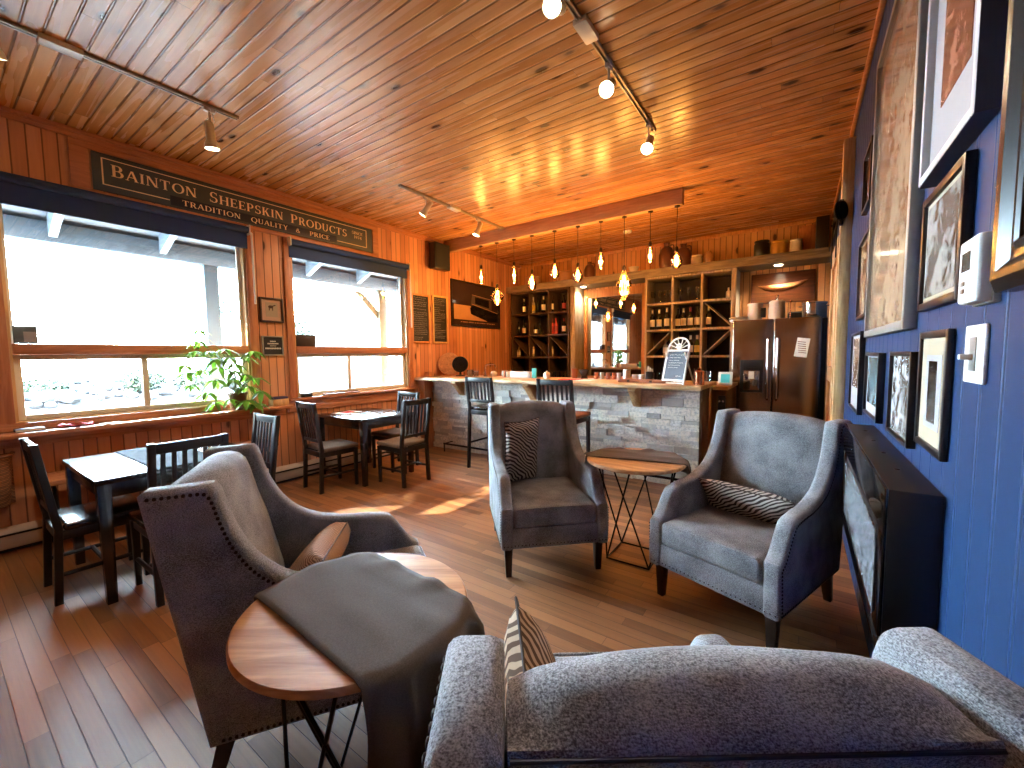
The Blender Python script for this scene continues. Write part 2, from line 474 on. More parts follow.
def window(idx, y0, y1, z0, z1, mull):
    w = bpy.data.objects.new('window_%d' % idx, None); COL.objects.link(w); w['kind'] = 'structure'
    w.location = (XL, (y0 + y1) / 2, z0)
    w.empty_display_size = 0.1
    off = Vector((XL, (y0 + y1) / 2, z0))
    def part(name, bm, mat):
        for v in bm.verts: v.co -= off
        return obj(name, bm, mat, w)
    bm = B()   # casing boards on the room side and the jamb lining
    for a, b in ((y0 - 0.085, y0), (y1, y1 + 0.085)):
        box(bm, XL, XL + 0.02, a, b, z0 - 0.02, z1 + 0.06, 0.003)
    box(bm, XL, XL + 0.022, y0 - 0.085, y1 + 0.085, z1, z1 + 0.07, 0.003)
    part('casing', bm, M['trimwood_z'])
    bm = B()
    box(bm, XL - 0.12, XL, y0, y0 + 0.018, z0, z1); box(bm, XL - 0.12, XL, y1 - 0.018, y1, z0, z1)
    box(bm, XL - 0.12, XL, y0 + 0.018, y1 - 0.018, z1 - 0.018, z1); box(bm, XL - 0.12, XL, y0 + 0.018, y1 - 0.018, z0, z0 + 0.015)
    part('jamb', bm, M['palewood'])
    bm = B(); box(bm, XL - 0.11, XL + 0.012, y0 + 0.018, y1 - 0.018, 1.472, 1.556, 0.006); part('rail', bm, M['trimwood'])
    bm = B()   # upper stops
    xa, xb = XL - 0.10, XL - 0.075
    box(bm, xa, xb, y0 + 0.018, y0 + 0.04, 1.556, z1 - 0.018); box(bm, xa, xb, y1 - 0.05, y1 - 0.018, 1.556, z1 - 0.018)
    box(bm, xa, xb, y0 + 0.04, y1 - 0.05, z1 - 0.05, z1 - 0.018)
    part('sash_frame', bm, M['vinyl'])
    bm = B(); box(bm, XL - 0.09, XL - 0.085, y0 + 0.035, y1 - 0.045, 1.55, z1 - 0.045); part('upper_pane', bm, M['glass'])
    bm = B()   # cream sliding sash below the rail
    ya, yb, za, zb = y0 + 0.018, y1 - 0.018, z0 + 0.015, 1.472
    t = 0.042; xa, xb = XL - 0.10, XL - 0.05
    for q in ((ya, ya + t, za, zb), (yb - t, yb, za, zb), (ya + t, yb - t, za, za + t), (ya + t, yb - t, zb - t, zb), (mull - 0.022, mull + 0.022, za + t, zb - t)):
        box(bm, xa, xb, *q, 0.004)
    part('sliding_sash', bm, M['vinyl'])
    bm = B(); box(bm, XL - 0.078, XL - 0.073, ya + t, yb - t, za + t, zb - t); part('lower_pane', bm, M['glass'])
    return w
window(1, *W1, 1.19); window(2, *W2, 3.275)

bm = B(); box(bm, XL, XL + 0.20, YF, 2.39, 0.862, 0.898, 0.008); box(bm, XL, XL + 0.018, YF, 2.39, 0.775, 0.862, 0.003)
box(bm, XL, XL + 0.03, 0.3, 2.16, 0.898, 0.955, 0.004); struct('trim_1', bm, M['sillwood'])
bm = B(); box(bm, XL, XL + 0.06, 2.43, 4.33, 0.925, 0.952, 0.006); box(bm, XL, XL + 0.018, 2.43, 4.33, 0.79, 0.925, 0.003)
struct('trim_2', bm, M['sillwood'])
bm = B()
box(bm, XL, XL + 0.03, YF, YB, 3.205, ZC, 0.004); box(bm, XL + 0.03, XL + 0.06, YF, YB, 3.24, ZC, 0.006)
box(bm, XL, XL + 0.018, 0.80, 3.75, 3.15, 3.204, 0.003); box(bm, XL, XL + 0.018, 0.80, 3.75, 2.785, 2.828, 0.003)
box(bm, XL, XL + 0.018, 0.80, 0.915, 2.829, 3.149, 0.003); box(bm, XL, XL + 0.018, 3.66, 3.75, 2.829, 3.149, 0.003)
struct('trim_3', bm, M['trimwood'])
bm = B(); box(bm, XR - 0.025, XR, YF, YB, 3.225, ZC, 0.005); struct('trim_4', bm, M['orangewood'])
bm = B(); box(bm, XL + 0.06, XR - 0.025, YB - 0.025, YB, 3.215, ZC, 0.005); struct('trim_5', bm, M['orangewood'])
bm = B(); box(bm, XL, -1.137, 5.0, 5.10, 3.095, ZC, 0.005); struct('ceiling_beam', bm, M['beamwood'])
bm = B()
box(bm, XL, XR, 6.80, 6.84, 2.645, 2.768, 0.004); box(bm, XL, XR, 6.84, YB, 2.74, 2.766); box(bm, XL, XR, 6.84, YB, 2.645, 2.665)
struct('soffit_shelf_trim', bm, M['greywood_x'])
bm = B(); box(bm, XL, XL + 0.13, 4.42, 4.62, 0, 1.06, 0.004); struct('trim_6', bm, M['trimwood_z'])
bm = B(); box(bm, XR - 0.075, XR, 4.35, 4.46, 0, 3.12, 0.004); struct('trim_7', bm, M['palewood'])
# sliding plank door on a black rail at the far end of the blue wall
d = bpy.data.objects.new('door_1', None); COL.objects.link(d); d['kind'] = 'structure'; d.location = (0.265, 4.95, 0)
bm = B()
for i in range(6):
    y = -0.45 + i * 0.15
    box(bm, -0.012, 0.02, y + 0.001, y + 0.149, 0.03, 2.40, 0.003)
obj('door_leaf', bm, M['palewood'], d)
bm = B()
box(bm, -0.034, -0.012, -0.45, 0.45, 2.24, 2.40, 0.003); box(bm, -0.034, -0.012, -0.45, 0.45, 0.03, 0.2, 0.003); box(bm, -0.034, -0.012, -0.45, 0.45, 1.14, 1.28, 0.003)
box(bm, -0.034, -0.012, -0.45, -0.33, 0.2, 2.24, 0.003); box(bm, -0.034, -0.012, 0.33, 0.45, 0.2, 2.24, 0.003)
obj('door_brace', bm, M['palewood'], d)
bm = B()
box(bm, -0.028, -0.018, -0.47, 1.2, 2.58, 2.62); cbox(bm, (-0.03, -0.62, 2.54), (0.03, 0.05, 0.2), 0.008); tube(bm, [(-0.04, -0.6, 2.6), (-0.028, -0.47, 2.6)], 0.014, 8); lathe(bm, [(0, -0.02), (0.066, -0.02), (0.074, -0.01), (0.06, 0), (0.074, 0.01), (0.066, 0.02), (0, 0.02)], (0, 0, 0), 22, 0, Matrix.Translation((-0.035, -0.66, 2.55)) @ Matrix.Rotation(PI / 2, 4, 'Y') @ Matrix.Rotation(0.5, 4, 'X'))
for y in (-0.33, 0.3):
    box(bm, -0.045, -0.037, y - 0.022, y + 0.022, 2.24, 2.66, 0.003)
    m = Matrix.Translation((-0.028, y, 2.66)) @ Matrix.Rotation(PI / 2, 4, 'Y')
    lathe(bm, [(0.0, -0.014), (0.05, -0.014), (0.05, -0.008), (0.04, 0.0), (0.05, 0.008), (0.05, 0.014), (0.0, 0.014)], (0, 0, 0), 20, 0, m)
    tube(bm, [(-0.055, y, 2.66), (-0.01, y, 2.66)], 0.012, 8)
obj('door_roller', bm, M['black'], d)

# baseboard heaters under the windows
def heater(y0, y1, label):
    h = thing('baseboard_heater', label, 'heater', (XL, (y0 + y1) / 2, 0), 0, 'electric baseboard heaters')
    L = (y1 - y0) / 2
    bm = B()
    prof = [(0.002, 0.02), (0.055, 0.02), (0.062, 0.035), (0.062, 0.125), (0.05, 0.155), (0.002, 0.185)]
    prism(bm, prof, lambda a, b, t: (a, t, b), -L, L, 0.003)
    obj('cover', bm, M['heater'], h)
    bm = B(); box(bm, 0.055, 0.0655, -L + 0.04, L - 0.04, 0.128, 0.142); box(bm, 0.05, 0.0645, -L + 0.04, L - 0.04, 0.012, 0.032)
    obj('grille', bm, M['black'], h)
    for s in (-1, 1):
        bm = B(); box(bm, 0.0, 0.066, s * L - 0.012, s * L + 0.012, 0.0, 0.188, 0.003); obj('end_cap', bm, M['heater'], h)
heater(-1.4, 1.62, 'cream electric baseboard heater under the larger window, behind the left dining table')
heater(2.10, 4.38, 'cream electric baseboard heater under the smaller window, behind the corner dining table')

# ------------------------------------------------------------------ outside
k = N('gravel_ground')
vo = k.n('ShaderNodeTexVoronoi', {'Vector': k.pos(), 'Scale': 7.0})
M['gravel'] = k.bsdf(k.mix(k.sep(vo.outputs['Color'])[0], lin((4, 5, 8)), lin((62, 62, 66))), 0.9, 0, k.bump(vo.outputs['Distance'], 0.8, 0.03))
M['eave'] = simple('eave_paint', (70, 86, 100), 0.6)
M['gutter'] = simple('porch_paint_blue', (44, 66, 84), 0.6)
M['postolive'] = simple('weathered_post', (62, 58, 42), 0.7)
M['siding'] = simple('white_siding', (150, 156, 162), 0.6)
k = N('grey_shingle')
br = k.n('ShaderNodeTexBrick', {'Vector': k.coord(), 'Color1': lin((16, 19, 23)), 'Color2': lin((30, 35, 40)), 'Mortar': lin((5, 6, 8)), 'Scale': 2.2, 'Mortar Size': 0.02})
M['shingle'] = k.bsdf(br.outputs['Color'], 0.8)
M['redfence'] = boards('red_fence_boards', 'Z', 'Y', 0.13, 4.0, (58, 14, 10), (92, 28, 22), knots=0, gw=0.012, joint=False)
M['bluedoor'] = simple('pale_blue_door', (30, 48, 56), 0.5)
k = N('bush_leaf')
nz = k.noise(k.coord(), 6, 2)
M['bush'] = k.bsdf(k.mix(nz, lin((6, 15, 6)), lin((24, 42, 16))), 0.6)
bm = B(); box(bm, -60, XL - 0.13, -40, 60, -0.9, -0.45); struct('ground', bm, M['gravel'])
bm = B(); box(bm, -8.2, XL - 0.125, -4.0, 8.0, -0.45, -0.2); struct('bounce_floor', bm, simple('pale_bounce_slab', (214, 208, 200), 0.8))  # unseen pale slab added to bounce daylight up to the ceiling
def bank(x, y):
    z = -0.2 + 0.98 * min(1.0, max(0.0, (-8.2 - x) / 1.1)) + 0.05 * max(0.0, -9.3 - x)
    return z + 0.05 * math.sin(x * 3.1 + y * 2.3) * math.cos(y * 1.7)
bm = B(); vs_b = grid(bm, 40, 60, lambda u, v: (-8.2 - 5.8 * u, -1.5 + 6.3 * v, bank(-8.2 - 5.8 * u, -1.5 + 6.3 * v) if u > 0 else -0.24))
for row in (vs_b[0], vs_b[-1]):
    lo = [bm.verts.new((p.co.x, p.co.y, -0.45)) for p in row]
    for p, q, r, s in zip(row[:-1], row[1:], lo[1:], lo[:-1]): bm.faces.new((p, q, r, s))
struct('garden_bank_terrain', bm, M['gravel'])
bm = B()
prism(bm, [(XL - 0.12, 3.05), (-5.95, 2.72), (-5.95, 2.80), (XL - 0.12, 3.13)], lambda a, b, t: (a, t, b), -3.0, 7.5)
for y in [-2.5 + 0.82 * i for i in range(12)]:
    prism(bm, [(XL - 0.12, 2.90), (-5.80, 2.58), (-5.80, 2.765), (XL - 0.12, 3.05)], lambda a, b, t: (a, t, b), y, y + 0.06)
struct('porch_roof', bm, M['eave'])
bm = B(); box(bm, -5.93, -5.80, -3.0, 7.5, 2.53, 2.72, 0.01); struct('porch_beam', bm, M['gutter'])
for i, y in enumerate((2.08, 4.55, -0.6)):
    bm = B(); box(bm, -5.94, -5.80, y - 0.075, y + 0.075, -0.2, 2.53, 0.008)
    if i == 1:
        prism(bm, [(y - 0.5, 2.47), (y - 0.07, 2.05), (y - 0.07, 2.18), (y - 0.38, 2.47)], lambda a, b, t: (t, a, b), -5.9, -5.84)
    struct('porch_pillar', bm, M['gutter'] if i == 0 else M['postolive'])
def leafball(bm, c, r, n, size, rnd, flat=1.0):
    for _ in range(n):
        while True:
            p = Vector((rnd.uniform(-1, 1), rnd.uniform(-1, 1), rnd.uniform(-1, 1)))
            if 0.35 < p.length < 1: break
        p = Vector((p.x * r, p.y * r, p.z * r * flat)) + Vector(c)
        a = Vector((rnd.uniform(-1, 1), rnd.uniform(-1, 1), rnd.uniform(-0.6, 0.6))).normalized()
        b = a.orthogonal().normalized()
        b = (Matrix.Rotation(rnd.uniform(0, 6.28), 3, a) @ b) * size * rnd.uniform(0.6, 1.2)
        a = a * size * rnd.uniform(1.2, 2.0)
        vs = [bm.verts.new(p), bm.verts.new(p + a * 0.5 + b * 0.5), bm.verts.new(p + a), bm.verts.new(p + a * 0.5 - b * 0.5)]
        bm.faces.new(vs)
rnd = random.Random(3)
for (x, y, r, h, lab) in ((-9.9, 3.3, 0.5, 0.42, 'green garden bush outside the larger window, behind the potted plant'),
                          (-9.9, 2.35, 0.3, 0.4, 'green garden bush outside the larger window, just left of the sash bar'),
                          (-10.6, 1.2, 0.4, 0.25, 'low grey-green shrub outside the larger window, in its left half')):
    t = thing('garden_bush', lab, 'bush', (x, y, bank(x, y) - 0.02), 0, 'bushes outside')
    bm = B(); leafball(bm, (0, 0, h * 0.55), r, 700, 0.05, rnd, h / r / 1.7); obj('foliage', bm, M['bush'], t, smooth=0)
    bm = B()
    for q in range(5):
        a = q * 1.26; tube(bm, [(0.03 * math.cos(a), 0.03 * math.sin(a), 0), (0.2 * math.cos(a), 0.2 * math.sin(a), h * 0.7)], 0.012, 5)
    obj('stem', bm, M['stem'], t)
bm = B()
for q in range(260):
    x = rnd.uniform(-12, -9.2); y = rnd.uniform(0.3, 3.9); r = rnd.uniform(0.04, 0.13)
    ball(bm, (x, y, bank(x, y) + r * 0.4), r, 6, (1, rnd.uniform(0.7, 1.3), 0.7))
o = obj('garden_rubble', bm, M['gravel'], smooth=60); tag(o, 'grey stones and gravel of the garden bed outside the larger window', 'rocks', kind='stuff')
t = thing('neighbour_house', 'white house with a grey shingled roof seen through the smaller window', 'house', (-17, 10, -0.45))
bm = B(); box(bm, -3, 2, -3.2, 3.2, 0, 2.25); box(bm, -3.0, 1.2, 1.0, 3.0, 2.25, 4.6); obj('wall', bm, M['siding'], t)
bm = B(); prism(bm, [(2.5, 2.15), (-0.5, 3.2), (-3.5, 2.15), (-3.5, 2.05), (2.5, 2.05)], lambda a, b, tt: (a, tt, b), -3.5, 3.5); obj('roof', bm, M['shingle'], t)
bm = B(); box(bm, 1.21, 1.26, 1.1, 2.9, 2.9, 4.5); obj('shingled_gable', bm, M['shingle'], t)
for y in (-2.3, -1.1):
    bm = B(); box(bm, 2.0, 2.06, y, y + 0.8, 0.3, 2.0, 0.01); obj('door', bm, M['bluedoor'], t)
bm = B(); box(bm, -9.5, -9.42, 5.6, 9.2, -0.45, 1.25); o = obj('red_fence', bm, M['redfence']); tag(o, 'red board fence seen through the right half of the smaller window', 'fence')
t = thing('garden_tree', 'tree with sparse leafy branches seen through the left of the smaller window', 'tree', (-13, 6.1, -0.45))
bm = B()
for c in ((0, 0.0, 3.6), (0.2, 0.6, 2.9), (0, 0.9, 2.6), (-0.3, -0.8, 3.3), (0.2, 0.3, 2.6)): leafball(bm, c, 0.5, 160, 0.09, rnd, 0.6)
obj('foliage', bm, M['bush'], t, smooth=0)
bm = B(); tube(bm, [(0, -0.6, 0), (0, -0.6, 1.8), (0.05, -0.4, 3.6)], [0.12, 0.09, 0.03], 8)
for e in ((0.2, 0.6, 2.9), (0, 0.9, 2.6), (-0.3, -0.8, 3.3)): tube(bm, [(0, -0.6, 2.0), e], [0.04, 0.012], 6)
obj('trunk', bm, M['stem'], t)

def cypress(x, y, h, r, lab):  # unseen trees added to block the sun except for one floor patch
    t = thing('sun_block_cypress', lab, 'tree', (x, y, -0.45), 0, 'added cypresses that block the sun')
    bm = B(); rq = random.Random(int(h * 10 + y * 7))
    n = 22; rings = []
    for j in range(15):
        f = j / 14; rr = r * min(1.0, (0.55 + f * 4) if f < 0.12 else 1.0) * (1.0 if f < 0.75 else math.sqrt(max(0.02, 1 - ((f - 0.75) / 0.26) ** 2)))
        rings.append([bm.verts.new((rr * rq.uniform(0.93, 1.07) * math.cos(2 * PI * k_ / n), rr * rq.uniform(0.93, 1.07) * math.sin(2 * PI * k_ / n), 0.3 + (h - 0.3) * f)) for k_ in range(n)])
    for p, q in zip(rings[:-1], rings[1:]):
        for k_ in range(n): bm.faces.new((p[k_], p[(k_ + 1) % n], q[(k_ + 1) % n], q[k_]))
    bm.faces.new(rings[0]); bm.faces.new(rings[-1]); obj('foliage', bm, M['bush'], t, smooth=0)
    bm = B(); tube(bm, [(0, 0, 0), (0, 0, 0.5)], 0.12, 8); obj('trunk', bm, M['stem'], t)
for s_, h_, r_, lab_ in ((-1.78, 10.6, 0.93, 'tall dark cypress added out of view to block the sun, nearest the street side'), (-0.44, 7.42, 0.30, 'shorter slim cypress added out of view to block the sun, between two taller ones'), (1.25, 10.6, 0.9, 'tall dark cypress added out of view to block the sun, nearest the garden bed')):
    cypress(-12.6 - 0.61 * s_, -4.1 + 0.79 * s_, h_, r_, lab_)

# ------------------------------------------------------------------ roller blinds
def blind(y0, y1, zb, zt, label, wandz):
    t = thing('roller_blind', label, 'blind', (XL + 0.03, (y0 + y1) / 2, zb), 0, 'navy roller blinds')
    h = (y1 - y0) / 2
    bm = B(); box(bm, -0.012, -0.004, -h, h, 0.012, zt - zb - 0.03); obj('cloth', bm, M['navyblind'], t)
    bm = B(); tube(bm, [(0.022, -h, zt - zb - 0.035), (0.022, h, zt - zb - 0.035)], 0.034, 16); obj('roll', bm, M['navyblind'], t)
    bm = B(); box(bm, -0.018, 0.002, -h, h, 0.0, 0.02, 0.004); obj('bottom_bar', bm, M['navyblind'], t)
    for s in (-1, 1):
        bm = B(); box(bm, -0.03, 0.06, s * (h + 0.006) - 0.006, s * (h + 0.006) + 0.006, zt - zb - 0.085, zt - zb + 0.015, 0.003); obj('bracket', bm, M['white'], t)
    bm = B(); tube(bm, [(0.03, h + 0.03, zt - zb - 0.06), (0.03, h + 0.035, wandz - zb)], 0.011, 8); tube(bm, [(0.022, h, zt - zb - 0.035), (0.03, h + 0.03, zt - zb - 0.06)], 0.006, 6); obj('wand', bm, M['white'], t)
blind(0.37, 2.075, 2.575, 2.80, 'navy roller blind rolled up at the top of the larger window', 2.0)
blind(2.51, 4.235, 2.572, 2.775, 'navy roller blind rolled up at the top of the smaller window', 1.85)
# ------------------------------------------------------------------ armchairs (four alike)
AW, AT = 0.71, 0.08
PROF = [(0.417, 0.462), (0.385, 0.482), (0.352, 0.522), (0.295, 0.605), (0.256, 0.633), (0.17, 0.646), (0.045, 0.658), (-0.09, 0.70), (-0.175, 0.768), (-0.232, 0.858), (-0.262, 0.94), (-0.283, 1.018), (-0.302, 1.043)]
def make_armchair(label):
    t = thing('armchair', label, 'armchair', (0, 0, 0), 0, 'grey upholstered wing armchairs')
    top = catmull(PROF, 4)
    outline = [(0.417, 0.2)] + top + [(-0.466, 1.040), (-0.483, 1.026), (-0.345, 0.2)]
    def lean(z): return 0.010 * max(0.0, z - 0.2) / 0.84
    for s in (-1, 1):
        bm = B()
        prism(bm, outline, lambda a, b, x: (s * (x - lean(b)), a, b), AW / 2 - AT, AW / 2, 0.02, 3)
        obj('side_wing', bm, M['fabric'], t, smooth=50)
    hw = AW / 2 - AT - 0.004
    bm = B()
    nv = 26
    def back(u, v):
        x = (u * 2 - 1)
        arch = 1 - x * x
        zt = 1.012 + 0.022 * arch + 0.016 * (1 - x ** 8) - 0.016
        a = v * nv
        # closed section: rear face up, rounded roll over the top, front face down
        zr = 1.014
        sec = [(-0.333, 0.215), (-0.36, 0.42), (-0.39, 0.62), (-0.42, 0.80), (-0.447, zr - 0.03), (-0.452, zr - 0.006), (-0.447, zr + 0.004), (-0.432, zr * 0.5 + (zt + 0.009) * 0.5), (-0.405, zt + 0.018), (-0.372, zt + 0.022),
               (-0.342, zt + 0.014), (-0.322, zt - 0.01), (-0.308, zt - 0.05), (-0.288, zt - 0.14), (-0.252, 0.74), (-0.222, 0.60), (-0.20, 0.50), (-0.19, 0.40), (-0.19, 0.30), (-0.2, 0.215)]
        i = min(int(v * (len(sec) - 1)), len(sec) - 2); f = v * (len(sec) - 1) - i
        y = sec[i][0] * (1 - f) + sec[i+1][0] * f; z = sec[i][1] * (1 - f) + sec[i+1][1] * f
        if y > -0.33 and z > 0.45: y += 0.018 * arch
        xx = x * (hw + (0.004 if z < 0.9 else 0.0)) - x * lean(z)
        return (xx, y, z)
    vs = grid(bm, 14, 19, back)
    for row in (vs[0], vs[-1]):
        bm.faces.new(row)
    for i in range(14):
        bm.faces.new((vs[i][0], vs[i][-1], vs[i+1][-1], vs[i+1][0]))
    bk = obj('backrest', bm, M['fabric'], t, smooth=50)
    bm = B()
    pts = [(x * hw * 0.955, -0.4515, 1.010) for x in [i / 10 - 1 for i in range(21)]]
    tube(bm, pts, 0.0028, 6); obj('seam', bm, M['black'], bk)
    bm = B(); cbox(bm, (0, 0.105, 0.40), (2 * hw + 0.004, 0.64, 0.13), 0.03, seg=4)
    for v in bm.verts:
        if v.co.z > 0.44: v.co.z += 0.02 * (1 - (v.co.x / 0.26) ** 2)
    sc = obj('seat_cushion', bm, M['fabric'], t, smooth=50)
    bm = B(); tube(bm, [(-hw + 0.012, 0.395, 0.456), (-hw + 0.03, 0.418, 0.457), (-0.1, 0.421, 0.462), (0.1, 0.421, 0.462), (hw - 0.03, 0.418, 0.457), (hw - 0.012, 0.395, 0.456)], 0.005, 6)
    obj('piping', bm, M['fabric'], sc)
    bm = B(); box(bm, -hw - 0.02, hw + 0.02, -0.335, 0.408, 0.2, 0.333, 0.008); obj('seat_base', bm, M['fabric'], t)
    for sx in (-1, 1):
        for fy in (0.355, -0.30):
            bm = B()
            ky = 0.0 if fy > 0 else -0.06
            x0 = sx * (AW / 2 - 0.055)
            vs = box(bm, -0.027, 0.027, -0.027, 0.027, 0, 0.205, 0.003)
            for v in vs:
                q = v.co.z / 0.205; sc_ = 0.66 + 0.34 * q
                v.co.x = v.co.x * sc_ + x0; v.co.y = v.co.y * sc_ + fy + ky * (1 - q)
            obj('leg', bm, M['espresso'], t)
    bm = B()
    path = [(0.395, 0.222)] + [(a - 0.012 * (1 if a > 0.3 else 0.3) - (0.012 if a < 0.3 else 0.0), b - 0.024) for a, b in top] + [(-0.458, 1.018)]
    def nails(pts, x, step=0.0175):
        acc = 0.0
        for (a0, b0), (a1, b1) in zip(pts[:-1], pts[1:]):
            L = math.hypot(a1 - a0, b1 - b0)
            d = step - acc
            while d < L:
                f = d / L; z = b0 + (b1 - b0) * f
                for s in (-1, 1):
                    ball(bm, (s * (x - lean(z)), a0 + (a1 - a0) * f, z), 0.0062, 6, (0.55, 1, 1))
                d += step
            acc = L - (d - step)
    nails(path, AW / 2 + 0.0005)
    nails([(-0.32, 0.222), (0.40, 0.222)], AW / 2 + 0.0005)
    x = -AW / 2 + 0.02
    while x < AW / 2:
        ball(bm, (x, 0.4175 if abs(x) > hw else 0.4085, 0.222), 0.004, 6, (1, 0.55, 1)); x += 0.023
    obj('nailhead_trim', bm, M['nail'], t)
    return t
def rz(th): return math.radians(th - 90)
AC = [(-1.591, 0.927, 56.6), (-1.532, 2.565, -46.7), (-0.23, 2.672, -109.86), (-0.284, 0.841, 125.45)]
a0 = make_armchair('grey wing armchair seen side-on at left, its nail-studded side behind the near round table')
a0.location = (AC[0][0], AC[0][1], 0); a0.rotation_euler = (0, 0, rz(AC[0][2]))
dup(a0, (AC[1][0], AC[1][1], 0), rz(AC[1][2]), 'grey wing armchair mid-room before the stone bar, zebra pillow standing on end in it')
dup(a0, (AC[2][0], AC[2][1], 0), rz(AC[2][2]), 'grey wing armchair before the fridge, beside the black fireplace, zebra pillow lying in it')
dup(a0, (AC[3][0], AC[3][1], 0), rz(AC[3][2]), 'grey wing armchair seen close up from behind, its broad back filling the foreground')

def a_mtx(i, x, y, z):
    return Matrix.Translation((AC[i][0], AC[i][1], 0)) @ Matrix.Rotation(rz(AC[i][2]), 4, 'Z') @ Matrix.Translation((x, y, z))
def pillow(mat, label, mtx, w=0.52, h=0.28, th=0.13, group='patterned lumbar pillows'):
    bm = B()
    def f(sgn):
        def g(u, v):
            a, b = 2 * u - 1, 2 * v - 1
            bul = (max(0, 1 - a ** 4) * max(0, 1 - b ** 4)) ** 0.6
            return (w / 2 * a * (1 - 0.07 * (1 - b * b)), h / 2 * b * (1 - 0.08 * (1 - a * a)), sgn * (th / 2 * bul))
        return g
    grid(bm, 18, 12, f(1)); grid(bm, 18, 12, f(-1))
    bmesh.ops.remove_doubles(bm, verts=bm.verts, dist=1e-5)
    o = obj('lumbar_pillow', bm, mat, smooth=60)
    o.matrix_world = mtx
    tag(o, label, 'pillow', group)
    e = [(w / 2 * a * (1 - 0.07 * (1 - b * b)), h / 2 * b * (1 - 0.08 * (1 - a * a)), 0) for a, b in
         [(-1 + 0.1 * i, -1) for i in range(20)] + [(1, -1 + 0.1 * i) for i in range(20)] + [(1 - 0.1 * i, 1) for i in range(20)] + [(-1, 1 - 0.1 * i) for i in range(20)]]
    bm = B(); tube(bm, e, 0.0035, 5, closed=True); p = obj('piping', bm, M['runner'], o)
    return o
RX = lambda d: Matrix.Rotation(math.radians(d), 4, 'X')
RY = lambda d: Matrix.Rotation(math.radians(d), 4, 'Y')
RZ = lambda d: Matrix.Rotation(math.radians(d), 4, 'Z')
M['zebra_bw'] = zebra('zebra_black_cream', (66, 58, 56), (196, 184, 172), 20.0, 'DIAGONAL', 7.0)
M['zebra_brown'] = zebra('zebra_brown_tan', (98, 74, 58), (196, 168, 140), 26.0, 'DIAGONAL', 5.0)
M['zebra_rose'] = zebra('fern_rose_tan', (128, 96, 78), (206, 172, 148), 60.0, 'DIAGONAL', 5.0)
pillow(M['zebra_bw'], 'black and cream zebra pillow standing on end in the middle armchair', a_mtx(1, 0.130, -0.105, 0.705) @ RZ(14) @ RX(76) @ RZ(86))
pillow(M['zebra_bw'], 'black and cream zebra pillow lying along the seat of the armchair by the fridge', a_mtx(2, 0.03, -0.07, 0.54) @ RZ(4) @ RX(52) @ RZ(3), 0.52, 0.25)
pillow(M['zebra_rose'], 'pale brown leaf-striped pillow in the armchair behind the near round table', a_mtx(0, -0.13, -0.05, 0.53) @ RZ(-14) @ RX(48) @ RZ(0), 0.44, 0.28, 0.15)
pillow(M['zebra_brown'], 'brown striped pillow leaning inside the armchair seen from behind', a_mtx(3, -0.195, -0.02, 0.655) @ RY(-12) @ RY(90) @ RZ(20), 0.40, 0.28, 0.12)

# ------------------------------------------------------------------ round wire tables with runners
def round_table(x, y, rot, label, R0=0.331, zt=0.70):
    t = thing('round_side_table', label, 'table', (x, y, 0), rot, 'round side tables with wire bases')
    bm = B(); lathe(bm, [(0, zt - 0.024), (R0 - 0.006, zt - 0.024), (R0, zt - 0.018), (R0, zt - 0.006), (R0 - 0.005, zt), (0, zt)], (0, 0, 0), 72); obj('tabletop', bm, M['tabletop'], t, smooth=40)
    R = 0.205
    cs = [Vector((R * math.cos(PI / 4 + q * PI / 2), R * math.sin(PI / 4 + q * PI / 2), 0.007)) for q in range(4)]
    bm = B(); tube(bm, cs, 0.0065, 8, closed=True); obj('base_ring', bm, M['blackmetal'], t)
    bm = B(); tube(bm, [(0.27 * math.cos(i * PI / 20), 0.27 * math.sin(i * PI / 20), zt - 0.030) for i in range(40)], 0.006, 6, closed=True); obj('top_ring', bm, M['blackmetal'], t)
    for q in range(4):
        for s in (-1, 1):
            a = PI / 4 + q * PI / 2 + s * math.radians(56)
            bm = B(); tube(bm, [cs[q], (0.27 * math.cos(a), 0.27 * math.sin(a), zt - 0.030)], 0.0058, 8); obj('rod', bm, M['blackmetal'], t)
    return t
T1 = (-1.045, 0.695); T2 = (-0.922, 2.815)
round_table(T1[0], T1[1], math.radians(35), 'round wooden table on black wire legs in the foreground, brown runner over it', 0.320, 0.705)
round_table(T2[0], T2[1], math.radians(0), 'round wooden table on black wire legs between the two armchairs in front of the bar')

